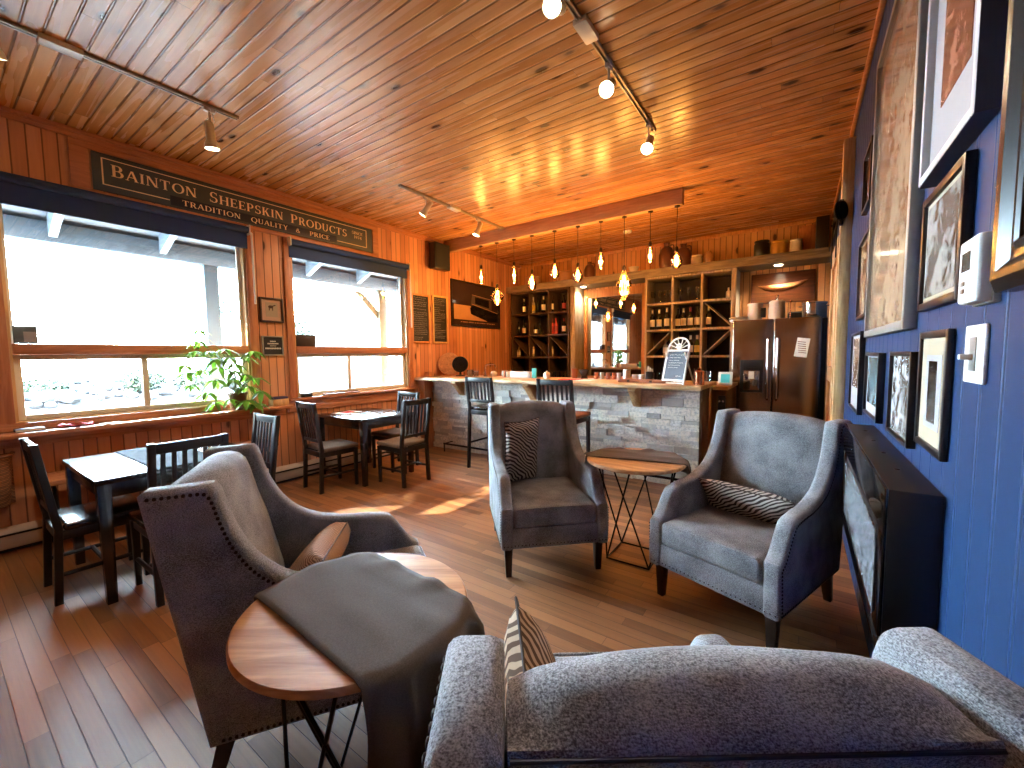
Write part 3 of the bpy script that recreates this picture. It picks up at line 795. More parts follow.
def runner(name, T, ang, off, half, hang0, hang1, label, R=0.336, zt=0.70):
    """cloth strip across a round top: axis angle ang, lateral offset, half width, drops at both ends"""
    d = Vector((math.cos(ang), math.sin(ang), 0)); n = Vector((-d.y, d.x, 0))
    bm = B(); rr = random.Random(5)
    nu, nv = 46, 20
    def f(u, v):
        lat = off + half * (2 * v - 1)
        e = math.sqrt(max(1e-6, R * R - min(abs(lat), R * 0.985) ** 2))
        L = hang0 + 2 * e + hang1
        sdist = u * L
        wv = 0.0035 * math.sin(lat * 44 + sdist * 7) + 0.003 * math.sin(lat * 23 - sdist * 11 + 1) + (0.013 * max(0, math.sin(sdist * 30 + lat * 9)) * max(0, (lat - off) / half - 0.5) * 2)
        if sdist < hang0:
            a = -e - 0.006 ; z = (zt + 0.0025) - (hang0 - sdist); a -= 0.012 * min(1, (hang0 - sdist) / 0.1) + wv
        elif sdist > hang0 + 2 * e:
            q = sdist - hang0 - 2 * e
            a = e + 0.006 + 0.02 * min(1, q / 0.1) + wv * min(1, q / 0.05) * 3; z = (zt + 0.0025) - q
        else:
            a = sdist - hang0 - e; z = zt + 0.0035 + max(0, wv)
            edge = min(a + e, e - a)
            if edge < 0.015: z -= (0.015 - edge) * 0.25
        p = d * a + n * lat
        return (p.x, p.y, z)
    grid(bm, nu, nv, f)
    o = obj(name, bm, M['runner'], loc=(T[0], T[1], 0), smooth=80)
    m = o.modifiers.new('thickness', 'SOLIDIFY'); m.thickness = 0.003; m.offset = 1.0
    tag(o, label, 'table runner', 'brown cloth runners')
    return o
runner('table_runner', T1, math.radians(-3.0), 0.02, 0.19, 0.05, 0.52, 'dark brown cloth runner over the foreground round table, hanging down its near side', 0.325, 0.705)
runner('table_runner', T2, math.radians(11.0), 0.085, 0.16, 0.1, 0.12, 'brown cloth runner over the far half of the round table in front of the bar')

# ------------------------------------------------------------------ dining tables and chairs
def dining_table(x0, y0, label, dp=0.445):
    t = thing('dining_table', label, 'table', (x0 + 0.45, y0 + dp - 0.005, 0), 0, 'square black dining tables')
    bm = B(); box(bm, -0.455, 0.455, -dp, dp, 0.712, 0.742, 0.004); obj('tabletop', bm, M['blackwood'], t)
    bm = B()
    for q in ((-0.40, 0.40, -dp + 0.027, -dp + 0.047), (-0.40, 0.40, dp - 0.047, dp - 0.027), (-0.428, -0.408, -dp + 0.055, dp - 0.055), (0.408, 0.428, -dp + 0.055, dp - 0.055)): box(bm, *q, 0.625, 0.712, 0.002)
    obj('apron', bm, M['blackwood'], t)
    for sx in (-1, 1):
        for sy in (-1, 1):
            bm = B(); vs = box(bm, -0.032, 0.032, -0.032, 0.032, 0, 0.712, 0.003)
            for v in vs:
                q = min(1, v.co.z / 0.6); v.co.x = v.co.x * (0.72 + 0.28 * q) + sx * 0.415; v.co.y = v.co.y * (0.72 + 0.28 * q) + sy * (dp - 0.04)
            obj('leg', bm, M['blackwood'], t)
    return t
dining_table(-4.15, 0.535, 'square black dining table by the larger window, bright with glare, dark mat across it')
dining_table(-4.765, 2.71, 'square black dining table in the corner under the smaller window', 0.37)

def make_chair(label, seatmat, group, seat_h=0.45, top_h=0.955, wide=0.40, stool=False):
    name = 'bar_stool' if stool else 'dining_chair'
    t = thing(name, label, 'bar stool' if stool else 'chair', (0, 0, 0), 0, group)
    w = wide / 2 - 0.02
    m = M['blackwood_matte']
    def yb(z): return -0.19 - max(0, z - seat_h) * 0.13 - max(0, seat_h - z) * 0.05
    for s in (-1, 1):
        bm = B()
        zs = [0, seat_h * 0.5, seat_h, seat_h + 0.25, top_h]
        pts = [(yb(z), z) for z in zs]
        poly = [(a - 0.018, b) for a, b in pts] + [(a + 0.018, b) for a, b in reversed(pts)]
        prism(bm, poly, lambda a, b, x: (x, a, b), s * w - 0.018, s * w + 0.018, 0.004)
        obj('rear_leg', bm, m, t)
        bm = B(); vs = box(bm, -0.02, 0.02, -0.02, 0.02, 0, seat_h - 0.03, 0.003)
        for v in vs:
            q = v.co.z / seat_h; v.co.x = v.co.x * (0.75 + 0.25 * q) + s * w; v.co.y = v.co.y * (0.75 + 0.25 * q) + 0.19
        obj('front_leg', bm, m, t)
        bm = B(); zz = 0.17 if not stool else 0.32
        tube(bm, [(s * w, 0.19, zz), (s * w, yb(zz), zz)], 0.013, 8); obj('stretcher', bm, m, t)
    bm = B(); zz = 0.22 if not stool else 0.22
    tube(bm, [(-w, 0.19 if stool else 0.0, zz - (0.05 if not stool else 0)), (w, 0.19 if stool else 0.0, zz - (0.05 if not stool else 0))], 0.013, 8); obj('stretcher', bm, m, t)
    bm = B()
    for q in ((-w, w, 0.172, 0.192), (-w, w, -0.20, -0.18)): box(bm, *q, seat_h - 0.075, seat_h - 0.02, 0.002)
    for s in (-1, 1): box(bm, s * w - 0.01, s * w + 0.01, -0.18, 0.172, seat_h - 0.075, seat_h - 0.02, 0.002)
    obj('seat_rail', bm, m, t)
    bm = B(); cbox(bm, (0, 0.015, seat_h), (wide + 0.01, 0.41, 0.045), 0.018, seg=3)
    for v in list(bm.verts):
        if abs(v.co.x) > w - 0.03 and v.co.y < -0.15: v.co.y += 0.02
    obj('seat', bm, seatmat, t)
    zt = top_h - 0.035
    bm = B(); cbox(bm, (0, yb(zt), zt), (2 * w - 0.034, 0.024, 0.06), 0.005); obj('top_rail', bm, m, t)
    zb = seat_h + 0.10
    bm = B(); cbox(bm, (0, yb(zb), zb), (2 * w - 0.034, 0.022, 0.035), 0.004); obj('lower_rail', bm, m, t)
    ns = 6
    for i in range(ns):
        x = (i + 1) / (ns + 1) * 2 * w - w
        bm = B(); poly = [(yb(zb) - 0.006, zb), (yb(zt) - 0.006, zt), (yb(zt) + 0.006, zt), (yb(zb) + 0.006, zb)]
        prism(bm, poly, lambda a, b, xx: (xx, a, b), x - 0.011, x + 0.011); obj('slat', bm, m, t)
    return t
R90 = PI / 2
cg = 'black slat-back dining chairs'
def at_back(x, y, rot):   # position so that the back plane stands at (x, y)
    return (x - 0.2 * math.sin(rot), y + 0.2 * math.cos(rot), 0)
ch = make_chair('black slat-back chair seen edge-on at the near side of the bright table', M['blackwood'], cg)
ch.location = at_back(-3.70, 0.40, 0)
dup(ch, at_back(-3.02, 0.90, R90), R90, 'black slat-back chair between the bright table and the side-on armchair')
dup(ch, at_back(-3.67, 1.60, PI), PI, 'black slat-back chair at the far end of the bright table, rising behind the side-on armchair')
ct = make_chair('black slat-back chair with a taupe seat at the near side of the corner table', M['taupeseat'], cg)
ct.location = at_back(-4.25, 2.36, math.radians(-4)); ct.rotation_euler = (0, 0, math.radians(-4))
dup(ct, at_back(-3.50, 3.12, R90), R90, 'black slat-back chair at the right of the corner table, turned to the window')
dup(ct, at_back(-4.26, 3.66, PI), PI, 'black slat-back chair at the far side of the corner table under the window')
st = make_chair('black bar stool with a slatted back at the left part of the stone bar', M['blackwood'], 'slat-back bar stools', 0.76, 1.16, 0.42, True)
st.location = (-3.24, 4.17, 0)
s2 = make_chair('brown-seated bar stool behind the middle armchair, its slatted back against the stone bar', M['leather'], 'slat-back bar stools', 0.76, 1.165, 0.43, True)
s2.location = (-2.13, 4.08, 0)
bm = B(); 
grid(bm, 24, 16, lambda u, v: (-4.16 + 0.92 * u, 0.80 + 0.36 * v, 0.7435 + 0.0015 * math.sin(u * 60 + v * 5)))
o = obj('table_mat', bm, M['runner_dark'], smooth=60); mo = o.modifiers.new('t', 'SOLIDIFY'); mo.thickness = 0.002; mo.offset = 1
tag(o, 'dark woven mat laid across the bright dining table', 'mat')
for (x, y, r, lab, w, h) in ((-4.55, 2.98, 0.2, 'white paper menu lying on the corner dining table, nearer the window', 0.21, 0.29), (-4.28, 3.0, -0.5, 'white paper menu lying on the corner dining table, nearer the room', 0.15, 0.2)):
    bm = B(); cbox(bm, (0, 0, 0.003), (w, h, 0.005), 0.001)
    o = obj('paper_menu', bm, M['paper'], loc=(x, y, 0.7425), rotz=r); tag(o, lab, 'menu', 'papers on the corner table')
    bm = B(); cbox(bm, (0, 0.02, 0.0062), (w * 0.7, h * 0.5, 0.001)); obj('printed_panel', bm, M['redcloth'] if r > 0 else M['chalk'], o)

# low bench with wrought-iron ends along the wall
t = thing('iron_bench', 'low wooden-topped bench with wrought-iron ends against the wall under the larger window', 'bench', (-4.57, 1.26, 0))
bm = B(); box(bm, -0.2, 0.19, -0.82, 0.82, 0.525, 0.56, 0.006); obj('bench_top', bm, M['sillwood'], t)
for s in (-1, 1):
    y = s * 0.74
    bm = B()
    tube(bm, catmull([(-0.17, y, 0.52), (-0.12, y, 0.36), (-0.14, y, 0.16), (-0.19, y, 0.012)], 5), 0.013, 7)
    tube(bm, catmull([(0.06, y, 0.52), (0.14, y, 0.44), (0.15, y, 0.28), (0.13, y, 0.14), (0.18, y, 0.012)], 5), 0.013, 7)
    tube(bm, [(-0.13, y, 0.3), (0.15, y, 0.3)], 0.009, 6); tube(bm, [(-0.14, y, 0.17), (0.135, y, 0.17)], 0.009, 6)
    tube(bm, [(-0.12, y, 0.42), (0.14, y, 0.19)], 0.008, 6); tube(bm, [(-0.14, y, 0.18), (0.14, y, 0.42)], 0.008, 6)
    tube(bm, [(0.06 * math.cos(i * PI / 8), y, 0.3 + 0.07 * math.sin(i * PI / 8)) for i in range(16)], 0.008, 6, closed=True)
    obj('iron_leg', bm, M['blackmetal'], t)
bm = B(); tube(bm, [(-0.12, -0.74, 0.17), (-0.12, 0.74, 0.17)], 0.01, 6); obj('tie_bar', bm, M['blackmetal'], t)
# ------------------------------------------------------------------ the stone bar
k = N('ledger_stone')
g = k.n('ShaderNodeNewGeometry')
ri = g.outputs['Random Per Island']
cr = k.n('ShaderNodeValToRGB', {'Fac': ri})
el = cr.color_ramp.elements
el[0].position = 0.0; el[0].color = lin((158, 154, 150)); el[1].position = 1.0; el[1].color = lin((246, 242, 232))
for p, c in ((0.2, (236, 228, 214)), (0.4, (246, 240, 228)), (0.55, (196, 193, 190)), (0.7, (250, 246, 238)), (0.85, (238, 226, 208))):
    e = el.new(p); e.color = lin(c)
nz = k.noise(g.outputs['Position'], 38, 5, 0.65)
nz2 = k.noise(g.outputs['Position'], 11, 3, 0.6)
colr = k.mix(k.smooth(nz, 0.25, 0.6), (0.50, 0.48, 0.45, 1), cr.outputs[0])
colr = k.mix(k.math('MULTIPLY', k.smooth(nz2, 0.55, 0.8), 0.22), colr, lin((120, 96, 74)))
M['stone'] = k.bsdf(colr, 0.8, 0.0, k.bump(nz, 0.7, 0.012), 0.3)
t = thing('stone_bar', 'bar counter faced with stacked pale stone, wooden brackets under its plank top', 'bar', (-2.77, 4.62, 0))
ox, oy = -2.77, 4.62
bm = B(); box(bm, -4.72 - ox, -0.84 - ox, 0.03, 0.34, 0, 1.055); obj('body', bm, M['brownpanel'], t)
rs = random.Random(11)
bm = B(); z = 0.0
while z < 1.05:
    h = rs.choice((0.045, 0.055, 0.065, 0.075, 0.09)); h = min(h, 1.05 - z)
    if 1.05 - z - h < 0.02: h = 1.05 - z
    x = -4.72
    while x < -0.84:
        L = rs.uniform(0.09, 0.3); x2 = min(-0.84, x + L)
        if -0.84 - x2 < 0.06: x2 = -0.84
        dpt = rs.uniform(0.0, 0.032)
        if h > 0.055 and rs.random() < 0.4:
            hs = ((z, z + h * 0.45), (z + h * 0.45, z + h))
        else:
            hs = ((z, z + h),)
        for a, b in hs:
            box(bm, x - ox + 0.0015, x2 - ox - 0.0015, -dpt - rs.uniform(0, 0.012), 0.03, a + 0.0012, b - 0.0012)
        x = x2
    z += h
obj('stone_facing', bm, M['stone'], t, smooth=0)
bm = B(); box(bm, -0.84 - ox, -0.815 - ox, -0.02, 0.36, 0, 1.055, 0.003); obj('end_panel', bm, M['brownpanel'], t)
for x in (-4.1, -2.86, -1.49):
    bm = B()
    prism(bm, [(-0.02, 1.055), (-0.22, 1.055), (-0.22, 1.02), (-0.17, 0.985), (-0.06, 0.86), (-0.02, 0.83)], lambda a, b, tt: (tt - ox, a, b), x - 0.045, x + 0.045, 0.006)
    obj('bracket', bm, M['palewood'], t)
bm = B(); tube(bm, [(-4.33 - ox, -0.2, 0.12), (-0.86 - ox, -0.2, 0.12)], 0.014, 10)
for x in (-4.32, -3.2, -2.1, -0.9): tube(bm, [(x - ox, -0.2, 0.12), (x - ox, -0.2, 0.0)], 0.011, 8); tube(bm, [(x - ox, -0.2, 0.12), (x - ox, -0.01, 0.12)], 0.009, 8)
obj('foot_rail', bm, M['blackmetal'], t)
bm = B()
n = 60
e0 = [(-4.84 + (4.84 - 0.78) * i / n, 4.335 + 0.012 * math.sin(i * 0.9) + 0.006 * math.sin(i * 2.3)) for i in range(n + 1)]
poly = e0 + [(-0.78, 5.22), (-4.84, 5.22)]
prism(bm, poly, lambda a, b, z: (a, b, z), 1.058, 1.10, 0.006)
o = obj('bar_plank', bm, M['barwood'], smooth=50); tag(o, 'thick pale plank top of the stone bar with a live front edge', 'bar top')
# side cabinet between bar and fridge
t = thing('side_cabinet', 'brown wooden cabinet between the end of the stone bar and the fridge', 'cabinet', (-0.66, 5.3, 0))
bm = B(); box(bm, -0.13, 0.02, -0.33, 0.5, 0, 1.02, 0.003); obj('body', bm, M['brownpanel'], t)
bm = B(); box(bm, -0.115, 0.035, -0.36, 0.5, 1.022, 1.06, 0.004); obj('worktop', bm, M['barwood'], t)
bm = B(); box(bm, -0.06, 0.012, -0.345, -0.331, 0.78, 0.96, 0.003); obj('dark_panel', bm, M['black'], t)
for x in (-0.045, -0.012):
    bm = B(); ball(bm, (x, -0.352, 0.9), 0.012, 8); obj('knob', bm, M['chrome'], t)

# back cabinets and mirror
t = thing('back_cabinet', 'dark base cabinet under the wine racks behind the bar', 'cabinet', (-2.8, 7.0, 0))
bm = B(); box(bm, -2.0, 1.98, -0.26, 0.27, 0, 0.90, 0.004); obj('body', bm, M['brownpanel'], t)
bm = B(); box(bm, -2.03, 2.0, -0.30, 0.275, 0.90, 0.935, 0.004); obj('worktop', bm, M['greywood_x'], t)
for i in range(7):
    x = -1.95 + i * 0.56
    bm = B(); box(bm, x, x + 0.54, -0.28, -0.261, 0.06, 0.86, 0.004); dd = obj('door', bm, M['brownpanel'], t)
    bm = B(); ball(bm, (x + 0.49, -0.29, 0.6), 0.014, 8); obj('knob', bm, M['blackmetal'], dd)
t = thing('bar_mirror', 'large mirror in an orange pine frame between the two wine racks', 'mirror', (-2.78, 7.25, 0.94))
bm = B(); box(bm, -0.52, 0.52, -0.02, 0.01, 0.05, 1.55); obj('mirror_glass', bm, M['mirror'], t, smooth=0)
bm = B()
box(bm, -0.575, -0.51, -0.05, 0.02, 0, 1.66, 0.004); box(bm, 0.51, 0.60, -0.05, 0.02, 0, 1.66, 0.004); box(bm, -0.51, 0.51, -0.05, 0.02, 1.52, 1.66, 0.004); box(bm, -0.51, 0.51, -0.05, 0.02, 0, 0.08, 0.004)
obj('frame', bm, M['orangewood'], t)

# wine racks
RXY = 6.82
def wine_rack(x0, x1, zs, label, m, side_r):
    t = thing('wine_rack', label, 'wine rack', (x0, RXY, 0.935))
    W = x1 - x0; D = 0.42; zb = 0.935; th = 0.034
    bm = B(); box(bm, 0.0, W, D - 0.012, D, 0, 2.645 - zb); obj('back_board', bm, M['darkback'], t)
    for x in (0, W / 3, 2 * W / 3, W):
        a = min(max(x - th / 2, 0), W - th)
        bm = B(); box(bm, a, a + th, 0, D - 0.012, 0, 2.643 - zb, 0.003); obj('upright', bm, m, t)
    for z in zs:
        for c in range(3):
            a = (th if c == 0 else c * W / 3 + th / 2); b = (W - th if c == 2 else (c + 1) * W / 3 - th / 2)
            bm = B(); box(bm, a, b, 0.002, D - 0.012, z - zb - th / 2, z - zb + th / 2, 0.003); obj('shelf', bm, m, t)
    return t
ZS = (0.956, 1.372, 1.790, 2.208, 2.624)
rl = wine_rack(-4.76, -3.47, ZS, 'dark square-celled wine rack at the left, by the pine side wall', M['rackdark'] if 'rackdark' in M else M['greywood'], 0)
bm = B(); box(bm, 1.29, 1.385, 0.05, 0.42, 0, 1.705, 0.004); obj('side_panel', bm, M['greywood'], rl)
rr_ = wine_rack(-2.10, -0.82, ZS, 'pale grey square-celled wine rack beside the fridge, glasses in its top row', M['greywood'], 0)
bm = B(); box(bm, 1.28, 1.31, 0.0, 0.45, 0, 1.705, 0.004); obj('side_panel', bm, M['greywood'], rr_)
def divider(rack, x0, c, r, up):
    W = 1.285; a = c * W / 3 + 0.03; b = (c + 1) * W / 3 - 0.03
    z0 = ZS[r] - 0.935 + 0.025; z1 = ZS[r + 1] - 0.935 - 0.025
    bm = B()
    p, q = ((a, z0), (b, z1)) if up else ((a, z1), (b, z0))
    ang = math.atan2(q[1] - p[1], q[0] - p[0])
    L = math.hypot(q[0] - p[0], q[1] - p[1]) - 0.02
    m = Matrix.Translation(((p[0] + q[0]) / 2, 0.2, (p[1] + q[1]) / 2)) @ Matrix.Rotation(-ang, 4, 'Y')
    box(bm, -L / 2, L / 2, -0.19, 0.19, -0.007, 0.007, 0, 2, 0, m)
    obj('diagonal_divider', bm, M['rackdark'] if rack is rl else M['greywood'], rack)
for c in (1, 2): divider(rl, 0, c, 1, False)
divider(rl, 0, 0, 1, False)
divider(rr_, 0, 2, 2, False); divider(rr_, 0, 2, 1, True); divider(rr_, 0, 0, 1, True)

def bottle(x, y, z, h, glass, label, foil, text, r=0.038, group='wine bottles in the racks', name='wine_bottle', cat='bottle'):
    prof = [(0, 0), (r * 0.9, 0), (r, h * 0.02), (r, h * 0.58), (r * 0.93, h * 0.64), (r * 0.6, h * 0.70), (r * 0.36, h * 0.76), (r * 0.34, h * 0.95), (r * 0.4, h * 0.955), (r * 0.4, h), (0, h)]
    bm = B(); lathe(bm, prof, (0, 0, 0), 16)
    o = obj(name, bm, glass, loc=(x, y, z)); tag(o, text, cat, group)
    if label is not None:
        bm = B(); lathe(bm, [(r + 0.0006, h * 0.16), (r + 0.0012, h * 0.16), (r + 0.0012, h * 0.5), (r + 0.0006, h * 0.5)], (0, 0, 0), 16); obj('label', bm, label, o)
    if foil is not None:
        bm = B(); lathe(bm, [(r * 0.38, h * 0.80), (r * 0.46, h * 0.80), (r * 0.46, h * 1.003), (0, h * 1.003)], (0, 0, 0), 12); obj('capsule', bm, foil, o)
    return o
def cellz(r): return ZS[r] + 0.0175
BY = 6.95
D_, G_, P_, C_ = M['bottledark'], M['bottlegreen'], M['bottlepink'], M['bottleclear']
LW, LY = M['label_white'], M['label_yellow']
FS, FR = M['foil'], M['redwine']
BL = [
 (-4.525, 3, .30, D_, LW, FS, 'white-labelled bottle alone in the top left cell of the dark rack'),
 (-4.31, 3, .315, C_, LY, FS, 'yellow-labelled bottle, first in the top middle cell of the dark rack'),
 (-4.215, 3, .31, D_, None, None, 'black unlabelled bottle, second in the top middle cell of the dark rack'),
 (-4.08, 3, .315, D_, LW, FS, 'slim white-labelled bottle at the right of the top middle cell of the dark rack'),
 (-3.90, 3, .315, D_, LW, FS, 'white-labelled bottle at the left of the top right cell of the dark rack'),
 (-3.64, 3, .30, D_, M['redwine'], None, 'dark red-labelled bottle at the right of the top right cell of the dark rack'),
 (-4.53, 2, .30, D_, LW, None, 'dim bottle in the left cell of the second row of the dark rack'),
 (-4.66, 2, .28, D_, None, None, 'dim dark bottle at the far left of the second row of the dark rack'),
 (-4.26, 2, .22, D_, LW, None, 'short white-labelled bottle in the middle cell of the second row of the dark rack'),
 (-4.16, 2, .20, D_, None, None, 'short dark bottle beside the white-labelled one in the second row of the dark rack'),
 (-3.895, 2, .30, P_, FR, FR, 'red bottle, left one of the red pair in the dark rack'),
 (-3.81, 2, .30, P_, FR, FR, 'red bottle, right one of the red pair in the dark rack'),
 (-3.64, 2, .29, D_, LW, FR, 'white-labelled red-topped bottle at the right of the second row, dark rack'),
 (-4.66, 1, .20, C_, LW, None, 'short pale bottle in the left cell of the third row of the dark rack'),
 (-4.33, 1, .28, C_, LW, None, 'pale bottle in the middle cell of the third row of the dark rack'),
 (-3.91, 1, .28, C_, LW, FR, 'pale bottle in the right cell of the third row of the dark rack'),
 (-2.015, 2, .325, D_, LW, FS, 'first of three white-labelled bottles in the left cell of the pale rack'),
 (-1.905, 2, .325, D_, LW, FS, 'second of three white-labelled bottles in the left cell of the pale rack'),
 (-1.785, 2, .345, D_, LW, FS, 'taller third bottle in the left cell of the pale rack, second row'),
 (-1.615, 2, .315, D_, LW, None, 'first of four bottles in the middle cell of the pale rack'),
 (-1.53, 2, .32, D_, LW, FS, 'second of four bottles in the middle cell of the pale rack'),
 (-1.43, 2, .325, D_, LW, FR, 'red-topped third of four bottles in the middle cell of the pale rack'),
 (-1.33, 2, .325, D_, LW, None, 'last of four bottles in the middle cell of the pale rack'),
 (-1.17, 2, .315, D_, LW, FS, 'lone white-labelled bottle left of the diagonal board in the pale rack'),
 (-1.80, 1, .26, C_, LW, FS, 'pale bottle at the right of the third-row left cell of the pale rack'),
 (-1.42, 1, .31, D_, LW, FS, 'dark bottle behind the small chalkboard in the pale rack'),
 (-1.325, 1, .31, G_, LY, FS, 'yellow-labelled bottle just right of the small chalkboard in the pale rack'),
]
for x, r, h, gm_, lm, fm, tx in BL: bottle(x, BY, cellz(r), h, gm_, lm, fm, tx)
bottle(-0.905, BY, cellz(3), 0.16, M['crockwhite'], None, None, 'small white bottle alone in the top right cell of the pale rack', 0.034)
def wineglass(x, y, z, text, h=0.2, group='stemmed glasses on the top row of the pale rack'):
    bm = B(); lathe(bm, [(0, 0), (0.034, 0), (0.034, 0.003), (0.006, 0.008), (0.0045, h * 0.45), (0.02, h * 0.5), (0.036, h * 0.62), (0.038, h * 0.75), (0.031, h), (0.029, h), (0.035, h * 0.75), (0.033, h * 0.63), (0.018, h * 0.52), (0, h * 0.49)], (0, 0, 0), 18)
    o = obj('wine_glass', bm, M['clearglass'], loc=(x, y, z), smooth=50); tag(o, text, 'wine glass', group)
od = ('first', 'second', 'third', 'fourth')
for i, x in enumerate((-2.0, -1.89, -1.80, -1.72)): wineglass(x, 6.93, cellz(3), '%s stemmed glass from the left in the top left cell of the pale rack' % od[i])
for i, x in enumerate((-1.58, -1.46, -1.33)): wineglass(x, 6.93, cellz(3), '%s stemmed glass from the left in the top middle cell of the pale rack' % od[i], 0.215)
def tumbler(x, y, z, h, r, mat, text, group, name='tumbler', cat='glass'):
    bm = B(); lathe(bm, [(0, 0), (r * 0.85, 0), (r, h), (r * 0.92, h), (r * 0.78, 0.006), (0, 0.006)], (0, 0, 0), 16)
    o = obj(name, bm, mat, loc=(x, y, z), smooth=50); tag(o, text, cat, group)
for i, x in enumerate((-3.85, -3.76, -3.67, -3.58)): tumbler(x, 6.94, cellz(0), 0.13, 0.036, M['clearglass'], '%s glass from the left in the bottom right cell of the dark rack' % od[i], 'glasses in the bottom row of the dark rack')
for i, x in enumerate((-2.0, -1.9, -1.8, -1.72)): tumbler(x, 6.94, cellz(0), 0.14, 0.037, M['clearglass'], '%s glass from the left in the bottom left cell of the pale rack' % od[i], 'glasses in the bottom row of the pale rack')

# ------------------------------------------------------------------ fridge
t = thing('refrigerator', 'large dark stainless french-door fridge with an ice dispenser', 'refrigerator', (-0.23, 5.9, 0))
bm = B(); box(bm, -0.47, 0.475, 0.075, 0.80, 0.02, 1.815, 0.006); obj('cabinet', bm, M['black'], t)
for s, x0, x1 in ((-1, -0.48, -0.045), (1, -0.039, 0.425)):
    bm = B(); box(bm, x0, x1, 0.0, 0.07, 0.66, 1.825, 0.012, 3); dr = obj('door', bm, M['stainless'], t)
    hx = -0.045 - 0.045 if s < 0 else -0.039 + 0.045
    bm = B(); tube(bm, [(hx, -0.002, 1.60), (hx, -0.05, 1.58), (hx, -0.055, 1.5), (hx, -0.055, 0.95), (hx, -0.05, 0.87), (hx, -0.002, 0.85)], 0.014, 10); obj('handle', bm, M['chrome'], dr)
    if s < 0:
        bm = B(); box(bm, -0.385, -0.135, -0.012, 0.005, 0.93, 1.33, 0.004); box(bm, -0.36, -0.16, -0.016, -0.010, 1.24, 1.31, 0.002); dp = obj('ice_dispenser', bm, M['black'], dr)
        bm = B(); box(bm, -0.345, -0.175, -0.018, -0.011, 0.96, 1.2, 0.003); obj('alcove', bm, M['chrome'], dr)
        bm = B(); box(bm, -0.29, -0.23, -0.03, -0.015, 1.1, 1.19, 0.003); obj('paddle', bm, M['steelwhite'], dr)
bm = B(); box(bm, -0.48, 0.425, 0.0, 0.07, 0.08, 0.645, 0.012, 3); dr = obj('freezer_drawer', bm, M['stainless'], t)
bm = B(); tube(bm, [(-0.4, -0.002, 0.6), (-0.39, -0.05, 0.6), (0.33, -0.05, 0.6), (0.34, -0.002, 0.6)], 0.013, 10); obj('handle', bm, M['chrome'], dr)
bm = B()
box(bm, -0.47, 0.475, 0.075, 0.12, 0.0, 0.02); obj('plinth', bm, M['black'], t)
bm = B(); cbox(bm, (0.243, -0.003, 1.475), (0.125, 0.002, 0.22), 0, Matrix.Rotation(0.14, 4, 'Y')); o = obj('paper_note', bm, M['paper'], loc=(-0.23, 5.9, 0))
tag(o, 'white printed note stuck on the right fridge door', 'note')
bm = B()
for i in range(6):
    cbox(bm, (0.243 + 0.012 * (i - 3) * 0.5 * 0.3, -0.0045, 1.54 - i * 0.025), (0.08, 0.001, 0.007), 0, Matrix.Rotation(0.14, 4, 'Y'))
obj('print', bm, M['copper'], o)

# things on top of the fridge
FT = 1.818
def lathed(name, prof, mat, loc, text, cat, n=28, group=None):
    bm = B(); lathe(bm, prof, (0, 0, 0), n); o = obj(name, bm, mat, loc=loc, smooth=40); tag(o, text, cat, group); return o
o = lathed('white_crock', [(0, 0), (0.075, 0), (0.082, 0.02), (0.082, 0.2), (0.088, 0.215), (0.088, 0.235), (0.078, 0.235), (0.074, 0.03), (0, 0.03)], M['crockwhite'], (-0.50, 6.25, FT), 'white canister on the fridge without a lid, left of the two', 'canister')
bm = B(); box(bm, 0.05, 0.105, -0.075, -0.070, 0.05, 0.17, 0.002, 2, 0, RZ(18)); obj('black_tag', bm, M['chalk'], o)
o = lathed('white_crock', [(0, 0), (0.078, 0), (0.09, 0.05), (0.092, 0.15), (0.082, 0.215), (0.088, 0.225), (0.088, 0.24), (0.06, 0.256), (0, 0.262)], M['crockwhite'], (-0.26, 6.25, FT), 'white lidded canister on the fridge, right of the two', 'canister')
bm = B(); lathe(bm, [(0, 0.258), (0.008, 0.26), (0.007, 0.29), (0.016, 0.305), (0.01, 0.325), (0, 0.33)], (0, 0, 0), 12); obj('lid_knob', bm, M['chrome'], o)
o = lathed('plate_stack', [(0, 0), (0.07, 0), (0.11, 0.02), (0.112, 0.03), (0.07, 0.04), (0.115, 0.055), (0.115, 0.062), (0.09, 0.07), (0, 0.07)], M['white'], (-0.68, 6.22, FT), 'low white stack of dishes at the left end of the fridge top', 'dishes')
o = lathed('stock_pot', [(0, 0), (0.12, 0), (0.125, 0.01), (0.125, 0.18), (0.131, 0.185), (0.131, 0.195), (0.12, 0.195), (0.118, 0.015), (0, 0.015)], M['chrome'], (0.12, 6.2, FT), 'shiny steel stock pot at the right end of the fridge top', 'pot')
for s in (-1, 1):
    bm = B(); tube(bm, catmull([(s * 0.122, -0.03, 0.15), (s * 0.155, -0.02, 0.155), (s * 0.155, 0.02, 0.155), (s * 0.122, 0.03, 0.15)], 4), 0.006, 6); obj('handle', bm, M['chrome'], o)
o = lathed('candlestick', [(0, 0), (0.02, 0), (0.02, 0.008), (0.006, 0.014), (0.005, 0.2), (0.012, 0.21), (0.012, 0.225), (0, 0.225)], M['copper'], (-0.115, 6.1, FT), 'thin upright copper stick beside the lidded canister on the fridge', 'candlestick', 14)
bm = B(); box(bm, -0.1, 0.1, -0.06, 0.06, 0, 0.1, 0.01); o = obj('black_tin', bm, M['black'], loc=(-0.05, 6.4, FT)); tag(o, 'low black box at the back of the fridge top, left of the stock pot', 'box')
bm = B(); box(bm, -0.085, 0.085, -0.05, 0.05, 0.1, 0.112, 0.003); obj('lid', bm, M['crockblack'], o)
